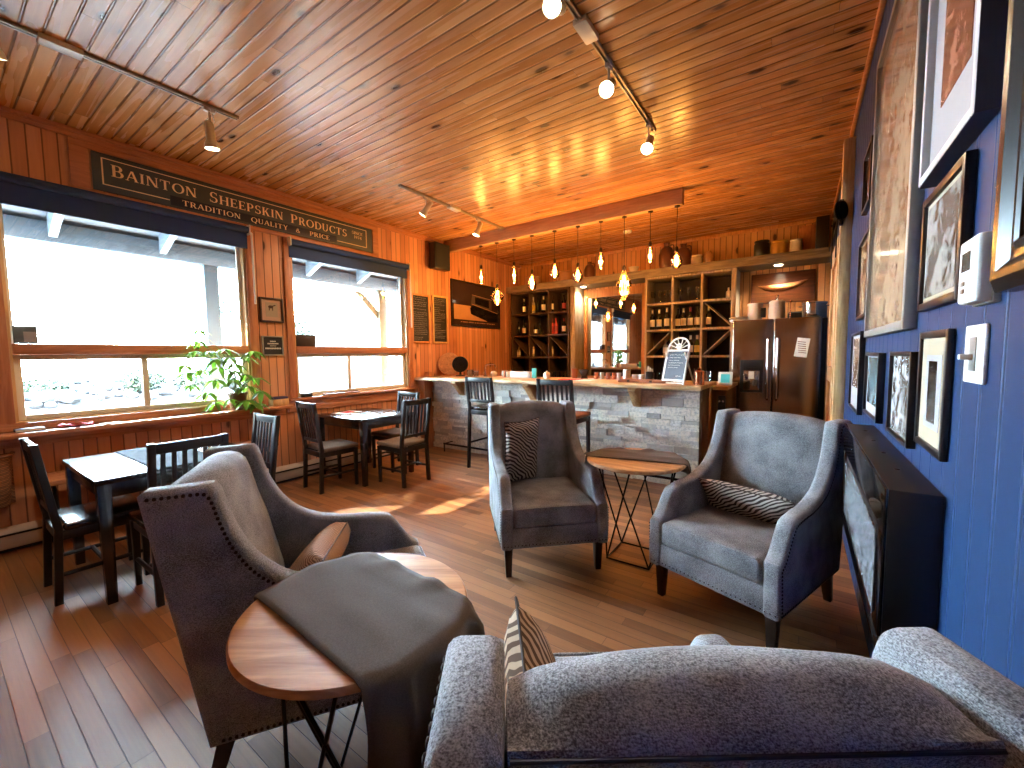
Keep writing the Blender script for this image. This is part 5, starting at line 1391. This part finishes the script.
# wicker basket hung on the wall under the ledge
t = thing('wicker_basket', 'wicker basket hanging on the pine wall below the ledge at the left edge', 'basket', (XL + 0.002, 0.2, 0.36))
bm = B()
def bask(u, v):
    a = -PI / 2 + u * PI
    s_ = 0.82 + 0.18 * v
    return (0.005 + 0.19 * s_ * math.cos(a), 0.17 * s_ * math.sin(a), 0.38 * v)
grid(bm, 20, 12, bask)
box(bm, 0.001, 0.012, -0.165, 0.165, 0.0, 0.38, 0.004)
prism(bm, [(0.145 * math.cos(-PI / 2 + i * PI / 16) + 0.005, 0.138 * math.sin(-PI / 2 + i * PI / 16)) for i in range(17)], lambda p, q, z: (p, q, z), 0.0, 0.012)
obj('body', bm, M['wicker'], t, smooth=60)
bm = B(); tube(bm, [(0.016 + 0.19 * math.cos(-PI/2 + i * PI / 16), 0.17 * math.sin(-PI/2 + i * PI / 16), 0.38) for i in range(17)], 0.013, 8); obj('rim', bm, M['wicker'], t)

# ------------------------------------------------------------------ plant and things on the ledges
LZ = 0.9
t = thing('potted_umbrella_plant', 'potted plant with whorled leaves on the ledge at the right of the larger window', 'plant', (-4.73, 1.86, LZ))
bm = B(); lathe(bm, [(0, 0), (0.062, 0), (0.068, 0.02), (0.082, 0.15), (0.09, 0.152), (0.092, 0.175), (0.08, 0.175), (0.076, 0.15), (0, 0.15)], (0, 0, 0), 28); obj('pot', bm, M['potbrown'], t)
bm = B(); lathe(bm, [(0, 0.152), (0.077, 0.152), (0.06, 0.158), (0, 0.162)], (0, 0, 0), 20); obj('soil', bm, M['soil'], t)
rp = random.Random(21)
tips = [((-.02, -.29, .80), .9), ((-.01, -.30, .70), 1), ((0, -.33, .60), 1), ((0, -.44, .47), 1), ((.0, -.40, .40), 1), ((.02, -.10, .62), 1.2), ((.03, -.18, .52), 1.2), ((.02, -.06, .54), 1.2), ((.02, .0, .47), 1.2), ((.0, .17, .60), 1.2), ((.02, .10, .54), 1.1), ((.04, -.2, .32), 1.2), ((.05, -.05, .32), 1.3),
        ((.06, .16, .32), 1.3), ((.07, .20, .18), 1.3), ((.10, .04, .10), 1.4), ((.05, -.22, .10), 1.2), ((.03, -.27, .20), 1.2), ((.0, -.38, .28), .9), ((.08, -.10, .12), 1.1), ((.02, -.02, .40), 1.2), ((.0, -.3, .42), 1.1), ((.06, .08, .24), 1.3), ((.0, -.14, .44), 1.2), ((.09, .14, .06), 1.3), ((.03, .06, .36), 1.2), ((.01, -.22, .60), 1.1)]
sb = B(); lb = B()
for tip, scl in tips:
    tp = Vector(tip); b0 = Vector((rp.uniform(-.03, .03), rp.uniform(-.03, .03), .155))
    mid = b0.lerp(tp, 0.5) + Vector((0, 0, 0.08 * (1 if tp.z > .2 else 1.8)))
    if tp.z > 0.35: mid = Vector((b0.x * 0.5, tp.y * 0.3, tp.z * 0.6 + .06))
    tube(sb, catmull([tuple(b0), tuple(mid), tuple(tp)], 5), 0.0035, 5)
    nl = rp.choice((6, 7, 8)); a0_ = rp.uniform(0, 6)
    for i in range(nl):
        a = a0_ + 2 * PI * i / nl
        L = rp.uniform(0.09, 0.125) * scl; Wd = L * 0.34
        out = Vector((math.cos(a), math.sin(a), rp.uniform(-0.55, -0.1))).normalized()
        side = out.cross(Vector((0, 0, 1))).normalized(); up = side.cross(out).normalized()
        rows = []
        for f in (0.12, 0.3, 0.5, 0.72, 0.9, 1.0):
            wv = Wd * 0.5 * math.sin(PI * min(1, (f - 0.05) ** 0.8 * 0.98))
            c = tp + out * (L * f) - Vector((0, 0, 1)) * (L * 0.35 * f * f)
            rows.append([lb.verts.new(c - side * wv + up * wv * 0.3), lb.verts.new(c), lb.verts.new(c + side * wv + up * wv * 0.3)])
        for p, q in zip(rows[:-1], rows[1:]):
            for j in range(2): lb.faces.new((p[j], p[j+1], q[j+1], q[j]))
        tube(sb, [tuple(tp), tuple(tp + out * L * 0.14)], 0.0015, 4)
obj('stem', sb, M['stem'], t); obj('foliage', lb, M['leaf'], t, smooth=70)
def ledge(name, bm, mat, x, y, text, cat, rot=0.0, z=LZ): o = obj(name, bm, mat, loc=(x, y, z), rotz=rot); tag(o, text, cat); return o
bm = B(); box(bm, -0.05, 0.05, -0.075, 0.075, 0, 0.022, 0.004); o = ledge('closed_notebook', bm, M['navybook'], -4.74, 0.455, 'dark red closed notebook on the ledge at the left', 'notebook')
bm = B(); box(bm, -0.049, 0.051, -0.072, 0.074, 0.004, 0.018); obj('pages', bm, M['paper'], o)
rc = random.Random(4)
bm = B()
for q in range(9):
    a = q * 0.7; c = Vector((0.035 * math.cos(a), 0.075 * math.sin(a), 0.006 + 0.0012 * q)); d = Vector((math.cos(a * 1.9), math.sin(a * 1.9), 0.15)) * 0.05; e = Vector((-d.y, d.x, 0)) * 0.6
    bm.faces.new([bm.verts.new(c - d), bm.verts.new(c + e), bm.verts.new(c + d * 1.1 + Vector((0, 0, .006))), bm.verts.new(c - e)])
o = ledge('red_paper_leaves', bm, M['redcloth'], -4.74, 0.70, 'crumpled red paper decoration lying on the ledge below the larger window', 'decoration')
mo = o.modifiers.new('t', 'SOLIDIFY'); mo.thickness = 0.002
bm = B(); box(bm, -0.05, 0.05, -0.06, 0.06, 0, 0.003, 0.001); ledge('paper_slip', bm, M['mat_cream'], -4.72, 0.90, 'cream paper slip on the ledge right of the red decoration', 'paper', 0.3)
bm = B(); box(bm, -0.055, 0.055, -0.075, 0.075, 0, 0.028, 0.003)
k = N('checker_cloth'); ck = k.n('ShaderNodeTexChecker', {'Vector': k.coord(), 'Color1': lin((220, 214, 208)), 'Color2': lin((60, 56, 60)), 'Scale': 60.0}); M['checker'] = k.bsdf(ck.outputs[0], 0.7)
ledge('checkered_coaster_pile', bm, M['checker'], -4.72, 2.035, 'black and white checkered box on the ledge right of the plant', 'box')
bm = B(); box(bm, -0.06, 0.06, -0.085, 0.085, 0, 0.07, 0.004); o = ledge('small_crate', bm, M['palewood'], -4.74, 2.27, 'small wooden box with a dark blue lid at the right end of the ledge', 'box')
bm = B(); box(bm, -0.055, 0.055, -0.08, 0.08, 0.07, 0.095, 0.006); obj('lid', bm, M['purple'], o)
bm = B(); box(bm, -0.006, 0.006, -0.062, 0.062, 0, 0.135, 0.002, 2, 0, RY(-7)); o = ledge('propped_photo', bm, simple('photo_grey', (92, 104, 112), 0.3, var=0.5, scale=14), XL - 0.022, 0.492, 'small grey picture propped on the sash rail at the left of the larger window', 'picture', 0, 1.558)
bm = B(); box(bm, 0.0062, 0.007, -0.01, 0.055, 0.01, 0.09, 0, 2, 0, RY(-7)); obj('figure_patch', bm, M['mat_grey'], o)
bm = B(); box(bm, -0.045, 0.045, -0.115, 0.115, 0, 0.135, 0.004); o = ledge('dark_planter_box', bm, simple('dark_box', (52, 42, 42), 0.6), XL - 0.045, 2.68, 'dark rectangular box on the sash rail at the left of the smaller window', 'box', 0, 1.556)
bm = B(); box(bm, -0.035, 0.035, -0.105, 0.105, 0.135, 0.139); obj('lid', bm, M['black'], o)
bm = B(); box(bm, -0.035, 0.03, -0.06, 0.06, 0, 0.05, 0.006); ledge('dark_tin', bm, M['black'], XL + 0.02, 2.64, 'small dark tin on the sill at the left of the smaller window', 'tin', 0, 0.953)
bm = B(); box(bm, -0.03, 0.028, -0.25, 0.25, 0, 0.018, 0.004); box(bm, -0.03, -0.02, -0.25, 0.25, 0.018, 0.03); ledge('shallow_tray', bm, M['leather'], XL + 0.026, 3.1, 'long shallow brown tray on the sill of the smaller window', 'tray', 0, 0.953)

# ------------------------------------------------------------------ blue wall
k = N('old_map_paper'); nz = k.noise(k.coord(), 5, 6, 0.7); nz2 = k.noise(k.coord(), 30, 3)
c_ = k.mix(k.smooth(nz, 0.42, 0.6), lin((196, 168, 136)), lin((164, 132, 106))); c_ = k.mix(k.math('MULTIPLY', k.smooth(nz2, 0.5, 0.8), 0.3), c_, lin((120, 96, 84)))
M['map'] = k.bsdf(c_, 0.12, spec=0.5)
def photo(name, c0, c1, scale, rough=0.12):
    k = N(name); nz = k.noise(k.coord(), scale, 5, 0.6, 0.6); return k.bsdf(k.mix(k.smooth(nz, 0.4, 0.62), lin(c0), lin(c1)), rough)
def right_frame(y0, y1, z0, z1, d, fw, fm, label, inner): return wall_frame('framed_picture', y0, y1, z0, z1, d, fw, fm, label, 'picture', inner, XR, -1)
FULL = lambda m, q=0.97: ('print', -q, q, -q, q, m, 0)
right_frame(1.87, 2.90, 1.50, 2.88, 0.035, 0.032, M['frame_gr'], 'very large framed old map, tallest picture on the blue wall', [FULL(M['map'])])
fr, hy, hz = right_frame(1.245, 1.72, 1.905, 2.55, 0.04, 0.022, M['frame_wh'], 'deep white box frame with a small brown photograph in a wide pale mount', [('mount', -0.95, 0.95, -0.95, 0.95, M['mat_grey'], 0), ('brown_photo', -0.5, 0.5, -0.48, 0.48, photo('sepia_photo', (112, 62, 44), (176, 122, 96), 16), 0.002)])
bm = B(); box(bm, -0.039, -0.001, -hy - 0.003, hy + 0.003, -hz - 0.003, hz + 0.003)
for f in [f for f in bm.faces if f.normal.x < -0.9 or f.calc_center_median().x < -0.038]: bm.faces.remove(f)
obj('box_side', bm, simple('dark_box_side', (60, 60, 64), 0.5), fr)
right_frame(1.365, 1.76, 1.545, 1.872, 0.022, 0.022, M['frame_bk'], 'black-framed harbour photograph beside the thermostat', [('mount', -0.95, 0.95, -0.95, 0.95, M['mat_cream'], 0), ('harbour_photo', -0.8, 0.8, -0.78, 0.78, photo('harbour_print', (96, 92, 88), (176, 172, 164), 12), 0.002)])
right_frame(1.445, 1.74, 1.15, 1.482, 0.016, 0.02, M['frame_bk'], 'dark-framed dark figure print on a cream mount, nearest of the low picture row', [('mount', -0.95, 0.95, -0.95, 0.95, M['mat_cream'], 0), ('plate', -0.55, 0.5, -0.62, 0.6, M['mat_grey'], 0.001), ('dark_figure', -0.28, 0.28, -0.52, 0.5, photo('figure_print', (26, 24, 24), (90, 86, 82), 9), 0.002)])
right_frame(1.79, 2.17, 1.115, 1.425, 0.025, 0.016, M['frame_bk'], 'thin black frame with a busy grey drawing, second in the low row of pictures', [FULL(photo('grey_drawing', (110, 108, 106), (206, 206, 204), 22))])
right_frame(2.42, 2.88, 1.105, 1.42, 0.028, 0.016, M['frame_bk'], 'black frame with a blue-green picture, third in the low row of pictures', [('mount', -0.95, 0.95, -0.95, 0.95, M['mat_grey'], 0), ('sea_print', -0.75, 0.75, -0.6, 0.85, photo('sea_print', (70, 96, 104), (150, 172, 176), 8), 0.002)])
right_frame(3.15, 3.68, 1.05, 1.545, 0.028, 0.018, M['frame_bk'], 'tall black frame with a pale mount, farthest in the low row of pictures', [('mount', -0.95, 0.95, -0.95, 0.95, M['mat_grey'], 0), ('brown_print', -0.7, 0.7, -0.4, 0.85, photo('brown_print', (120, 96, 80), (190, 170, 150), 9), 0.002)])
right_frame(3.0, 3.46, 1.62, 2.10, 0.028, 0.02, M['frame_bk'], 'black frame with a tan print beyond the large map, at its lower end', [FULL(photo('tan_print', (150, 116, 84), (206, 176, 140), 8))])
right_frame(3.05, 3.40, 2.26, 2.60, 0.028, 0.02, M['frame_bk'], 'small dark frame beyond the large map, high up', [FULL(photo('dim_print', (70, 62, 64), (120, 108, 104), 8))])
right_frame(1.50, 1.75, 2.58, 2.92, 0.03, 0.02, M['frame_dk'], 'brown frame high on the blue wall above the white box frame', [FULL(photo('amber_print', (120, 84, 52), (176, 132, 88), 7))])
# wide dark moulded frame at the right edge
t = thing('moulded_frame', 'large picture in a wide dark moulded frame at the right edge', 'picture', (XR, 0.80, 2.05))
hy, hz = 0.31, 0.52
prof = [(0.0, -0.001), (0.0, -0.028), (0.02, -0.04), (0.034, -0.038), (0.05, -0.026), (0.062, -0.024), (0.074, -0.03), (0.08, -0.026), (0.082, -0.001)]
bm = B()
cor = [(-1, -1), (1, -1), (1, 1), (-1, 1)]
rings = [[bm.verts.new((x, sy_ * (hy - a), sz_ * (hz - a))) for a, x in prof] for sy_, sz_ in cor]
for i in range(4):
    p, q = rings[i], rings[(i + 1) % 4]
    for j in range(len(prof) - 1): bm.faces.new((p[j], p[j+1], q[j+1], q[j]))
obj('frame', bm, simple('mahogany_frame', (22, 18, 20), 0.25, spec=0.5), t, smooth=25)
bm = B(); box(bm, -0.012, -0.001, -hy + 0.075, hy - 0.075, -hz + 0.075, hz - 0.075); obj('print', bm, photo('dark_print', (40, 46, 58), (96, 104, 112), 6, 0.06), t)
t = thing('thermostat', 'white wall thermostat on the blue wall beside the harbour photograph', 'thermostat', (XR, 1.24, 1.59))
bm = B(); box(bm, -0.036, -0.002, -0.055, 0.055, -0.066, 0.066, 0.008, 3); obj('body', bm, M['white'], t)
bm = B(); box(bm, -0.012, -0.0005, -0.06, 0.06, -0.07, 0.07, 0.003); obj('back_plate', bm, M['frame_gr'], t)
bm = B(); box(bm, -0.0372, -0.0355, -0.02, 0.03, 0.0, 0.038); obj('display', bm, simple('lcd', (70, 78, 76), 0.2), t)
for z in (-0.025, -0.04):
    bm = B(); cbox(bm, (-0.037, 0.015, z), (0.004, 0.018, 0.009), 0.001); obj('button', bm, M['frame_gr'], t)
t = thing('dimmer_switch', 'white dimmer switch plate on the blue wall below the thermostat', 'switch', (XR, 1.285, 1.42))
bm = B(); box(bm, -0.008, -0.0005, -0.06, 0.06, -0.062, 0.062, 0.003); obj('plate', bm, M['white'], t)
bm = B(); box(bm, -0.0105, -0.0075, -0.018, 0.018, -0.036, 0.036, 0.001); obj('slot', bm, M['frame_gr'], t)
bm = B(); box(bm, -0.03, -0.009, -0.008, 0.008, -0.012, 0.0, 0.002); obj('slider', bm, M['white'], t)
# electric fireplace
t = thing('electric_fireplace', 'black wall-hung electric fireplace with a crystal bed behind glossy black glass', 'fireplace', (XR, 2.05, 0.6))
bm = B(); box(bm, -0.108, -0.002, -0.61, 0.61, 0.0, 0.465, 0.004); obj('housing', bm, M['black'], t)
bm = B()
for q in ((-0.61, 0.61, 0.0, 0.055), (-0.61, 0.61, 0.34, 0.465), (-0.61, -0.50, 0.055, 0.34), (0.50, 0.61, 0.055, 0.34)): box(bm, -0.116, -0.1085, *q, 0.001)
obj('glass_front', bm, M['blackgloss'], t)
bm = B(); box(bm, -0.1125, -0.1082, -0.50, 0.50, 0.055, 0.30); obj('crystal_bed', bm, M['crystal'], t)
for y in (-0.35, -0.1, 0.15, 0.4):
    bm = B(); lathe(bm, [(0, 0.465), (0.008, 0.465), (0.006, 0.468), (0, 0.469)], (-0.055, y, 0), 10); obj('top_screw', bm, M['nail'], t)

# ------------------------------------------------------------------ lamps
def spot_head(parent, aim, reach, dropz, power, cone=100):
    """one adjustable head in the local frame of its track, base at the origin of `parent`"""
    x, y = reach
    p0 = Vector((x, y, -0.03)); p1 = Vector((x, y, -0.03 - dropz)); d = Vector(aim).normalized()
    bm = B(); cbox(bm, (x, y, -0.035), (0.03, 0.07, 0.03), 0.004); tube(bm, [p0, p1], 0.008, 8); hd = obj('mount_arm', bm, M['steelwhite'], parent)
    q = d.to_track_quat('Z', 'Y').to_matrix().to_4x4()
    m = Matrix.Translation(p1) @ q
    bm = B(); lathe(bm, [(0, -0.10), (0.024, -0.10), (0.03, -0.09), (0.03, 0.02), (0.046, 0.055), (0.05, 0.085), (0.045, 0.085), (0.04, 0.06), (0, 0.05)], (0, 0, 0), 24, 0, m); obj('spot_can', bm, M['steelwhite'], parent)
    bm = B(); lathe(bm, [(0, 0.066), (0.043, 0.074), (0.043, 0.078), (0, 0.080)], (0, 0, 0), 24, 0, m); obj('spot_bulb', bm, M['spotlens'], parent)
    bm = B(); tube(bm, catmull([tuple(p0 + Vector((0.02, 0, 0))), tuple(p0.lerp(p1, .5) + Vector((0.05, 0.01, 0))), tuple(m @ Vector((0, 0.02, -0.09)))], 5), 0.003, 5); obj('cable', bm, M['steelwhite'], parent)
    L = bpy.data.lights.new('spot_light', 'SPOT'); L.energy = power; L.color = (1.0, 0.80, 0.56); L.spot_size = math.radians(cone); L.spot_blend = 0.6; L.shadow_soft_size = 0.04
    lo = bpy.data.objects.new('spot_light', L); COL.objects.link(lo)
    w = parent.matrix_world if False else Matrix.Translation(parent.location)
    lo.matrix_world = w @ Matrix.Translation(p1 + d * 0.10) @ (-d).to_track_quat('Z', 'Y').to_matrix().to_4x4()
def track(x, y0, y1, label, conn, heads, power=24):
    t = thing('track_light', label, 'track light', (x, (y0 + y1) / 2, ZC), 0, 'ceiling track lights')
    h = (y1 - y0) / 2; yc = (y0 + y1) / 2
    bm = B(); box(bm, -0.018, -0.008, -h, h, -0.02, 0.0, 0.001); box(bm, 0.008, 0.018, -h, h, -0.02, 0.0, 0.001); box(bm, -0.018, 0.018, -h, h, -0.005, 0.0); obj('rail', bm, M['track'], t)
    bm = B(); box(bm, -0.04, 0.04, conn - yc - 0.09, conn - yc + 0.09, -0.034, -0.001, 0.004); obj('connector', bm, M['steelwhite'], t)
    for y, aim, dz in heads: spot_head(t, aim, (0.0, y - yc), dz, power)
    return t
track(-3.6, -0.6, 1.53, 'ceiling track with spotlights above the larger window, left of the sign', 0.60, [(1.34, (-0.05, 0.10, -1), 0.19), (0.33, (-0.35, 0.2, -1), 0.10)])
track(-3.6, 3.09, 5.0, 'ceiling track with two spotlights in front of the beam, near the speaker', 3.95, [(3.48, (-0.55, -0.35, -0.9), 0.12), (4.42, (-0.3, -0.3, -1), 0.13)])
track(-1.05, 0.9, 3.6, 'ceiling track with three bright spotlights in the middle of the room', 2.28, [(1.93, (0.15, -0.75, -0.5), 0.09), (2.62, (0.1, -0.7, -0.6), 0.12), (3.46, (0.05, -0.65, -0.7), 0.14)])

M['cordblack'] = simple('black_cord', (18, 15, 14), 0.6)
M['socket'] = simple('bronze_socket', (60, 44, 34), 0.4, 0.7)
PEND = [(-4.07, 2.78, 2.52, 'tube'), (-3.765, 2.46, 2.175, 'diamond'), (-3.455, 2.745, 2.465, 'tube'), (-3.15, 2.595, 2.335, 'pear'), (-2.785, 2.695, 2.455, 'pear'), (-2.44, 2.595, 2.365, 'globe'), (-2.12, 2.74, 2.505, 'tube'),
        (-1.815, 2.48, 2.08, 'diamond'), (-1.50, 2.715, 2.50, 'tube'), (-1.20, 2.61, 2.39, 'globe')]
PN = {'tube': 'tube-shaped', 'diamond': 'large faceted diamond-shaped', 'pear': 'pear-shaped', 'globe': 'round'}
WH = ['first from the side wall', 'second from side wall', 'third from the side wall', 'fourth from the side wall, before the dark rack', 'fifth from the side wall', 'sixth from the side wall, before the mirror', 'seventh from the side wall', 'hanging lowest before the mirror', 'second from the free end of the beam', 'at the free end of the beam']
for i, (x, zt_, zb_, kind) in enumerate(PEND):
    y = 5.05
    t = thing('pendant_lamp', '%s filament bulb on a black cord, %s' % (PN[kind], WH[i]), 'pendant lamp', (x, y, 3.095), 0, 'bare filament bulbs hanging from the beam')
    zt = zt_ - 3.095; zb = zb_ - 3.095
    bm = B(); lathe(bm, [(0, 0), (0.03, 0), (0.03, -0.012), (0.008, -0.02), (0, -0.02)], (0, 0, -0.0005), 16); obj('canopy', bm, M['socket'], t)
    bm = B(); tube(bm, [(0, 0, -0.01), (0, 0, zt + 0.03)], 0.0035, 6); obj('cord', bm, M['cordblack'], t)
    bm = B(); lathe(bm, [(0, zt + 0.035), (0.012, zt + 0.03), (0.019, zt + 0.01), (0.019, zt - 0.03), (0, zt - 0.03)], (0, 0, 0), 16); obj('socket', bm, M['socket'], t)
    H = zt - 0.03 - zb
    pr = {'tube': [(0.017, 0), (0.026, .08), (0.028, .5), (0.026, .85), (0.014, .97), (0, 1)],
          'pear': [(0.017, 0), (0.026, .1), (0.052, .48), (0.064, .68), (0.05, .88), (0.022, .98), (0, 1)],
          'globe': [(0.017, 0), (0.024, .12), (0.058, .35), (0.068, .58), (0.056, .82), (0.026, .97), (0, 1)],
          'diamond': [(0.02, 0), (0.03, .12), (0.09, .40), (0.10, .50), (0.075, .70), (0.024, .93), (0.012, 1), (0, 1)]}[kind]
    bm = B(); lathe(bm, [(r, zt - 0.03 - H * f) for r, f in pr], (0, 0, 0), 20 if kind != 'diamond' else 10); gb = obj('bulb', bm, M['amberglass'], t, smooth=60 if kind != 'diamond' else 20)
    bm = B(); q = {'tube': 0.009, 'pear': 0.026, 'globe': 0.028, 'diamond': 0.034}[kind]
    ns_ = 5 if kind == 'tube' else 9
    for s in range(ns_):
        a = s * 2 * PI / ns_
        tube(bm, [(q * 0.35 * math.cos(a), q * 0.35 * math.sin(a), zt - 0.03 - H * 0.16), (q * math.cos(a + .3), q * math.sin(a + .3), zt - 0.03 - H * 0.52), (q * 0.5 * math.cos(a + .6), q * 0.5 * math.sin(a + .6), zt - 0.03 - H * 0.82)], 0.0019 if kind == 'tube' else 0.0016, 5)
    obj('filament', bm, M['filament'], gb)
    L = bpy.data.lights.new('bulb_light', 'POINT'); L.energy = PEND_W; L.color = (1.0, 0.60, 0.21); L.shadow_soft_size = 0.03
    lo = bpy.data.objects.new('bulb_light', L); COL.objects.link(lo); lo.location = (x, y, 3.095 + zt - 0.03 - H * 0.5)
for i, (x, lab) in enumerate(((-4.15, 'recessed round downlight over the dark rack'), (-3.27, 'recessed round downlight over the mirror, left'), (-1.52, 'recessed round downlight over the pale rack'), (-0.29, 'recessed round downlight over the fridge'))):
    t = thing('downlight', lab, 'downlight', (x, 6.99, 2.645), 0, 'recessed downlights in the ledge')
    bm = B(); lathe(bm, [(0.052, 0.0), (0.068, 0.0), (0.068, -0.004), (0.052, -0.006)], (0, 0, -0.0005), 28); obj('trim_ring', bm, M['white'], t)
    bm = B(); lathe(bm, [(0, -0.001), (0.052, -0.001), (0.051, -0.008), (0.035, -0.013), (0, -0.015)], (0, 0, 0), 28); obj('lens', bm, M['downlens'], t)
    L = bpy.data.lights.new('downlight_light', 'SPOT'); L.energy = DOWN_W; L.color = (1.0, 0.82, 0.58); L.spot_size = math.radians(130); L.spot_blend = 0.7; L.shadow_soft_size = 0.04
    lo = bpy.data.objects.new('downlight_light', L); COL.objects.link(lo); lo.location = (x, 6.99, 2.635)
t = thing('smoke_alarm', 'white round smoke alarm on the ceiling behind the beam', 'smoke alarm', (-2.2, 6.25, ZC))
bm = B(); lathe(bm, [(0, -0.035), (0.04, -0.034), (0.06, -0.025), (0.065, -0.001), (0, -0.001)], (0, 0, 0), 24); obj('body', bm, M['white'], t)
bm = B(); lathe(bm, [(0, -0.0375), (0.012, -0.037), (0.012, -0.034), (0, -0.034)], (0, 0, 0), 12); obj('test_button', bm, M['frame_gr'], t)

# ------------------------------------------------------------------ daylight, camera
wd = bpy.data.worlds.new('daylight'); SC.world = wd; wd.use_nodes = True
bg = wd.node_tree.nodes['Background']; bg.inputs[0].default_value = (0.66, 0.84, 1.0, 1); bg.inputs[1].default_value = SKY
sl = bpy.data.lights.new('sun', 'SUN'); sl.energy = SUN; sl.color = (1.0, 0.93, 0.78); sl.angle = math.radians(0.5)
so = bpy.data.objects.new('sun', sl); COL.objects.link(so); so.location = (-9, -2, 6)
so.rotation_euler = Vector(SUN_DIR).to_track_quat('-Z', 'Y').to_euler()

cd = bpy.data.cameras.new('camera'); cam = bpy.data.objects.new('camera', cd); COL.objects.link(cam); SC.camera = cam
cd.sensor_fit = 'HORIZONTAL'; cd.sensor_width = 36.0; cd.lens = 413.85 / 1024 * 36.0; cd.clip_start = 0.03; cd.clip_end = 200
r0 = Vector((0.82108676, 0.57068973, -0.01139144)); r1 = Vector((0.03102648, -0.0645493, -0.99743208)); r2 = Vector((-0.56995956, 0.81862483, -0.07070707))
mt = Matrix(((r0.x, -r1.x, -r2.x, 0), (r0.y, -r1.y, -r2.y, 0), (r0.z, -r1.z, -r2.z, 1.43), (0, 0, 0, 1)))
cam.matrix_world = mt
vs_ = SC.view_settings
SC.display_settings.display_device = 'sRGB'
vs_.view_transform = 'Standard'; vs_.look = 'None'; vs_.gamma = 1.0; vs_.exposure = EXPO; vs_.use_curve_mapping = False
cy = SC.cycles
cy.use_denoising = True; cy.max_bounces = 10; cy.diffuse_bounces = 5; cy.glossy_bounces = 5; cy.transparent_max_bounces = 24; cy.transmission_bounces = 8
cy.caustics_reflective = False; cy.caustics_refractive = False; cy.sample_clamp_indirect = 6.0
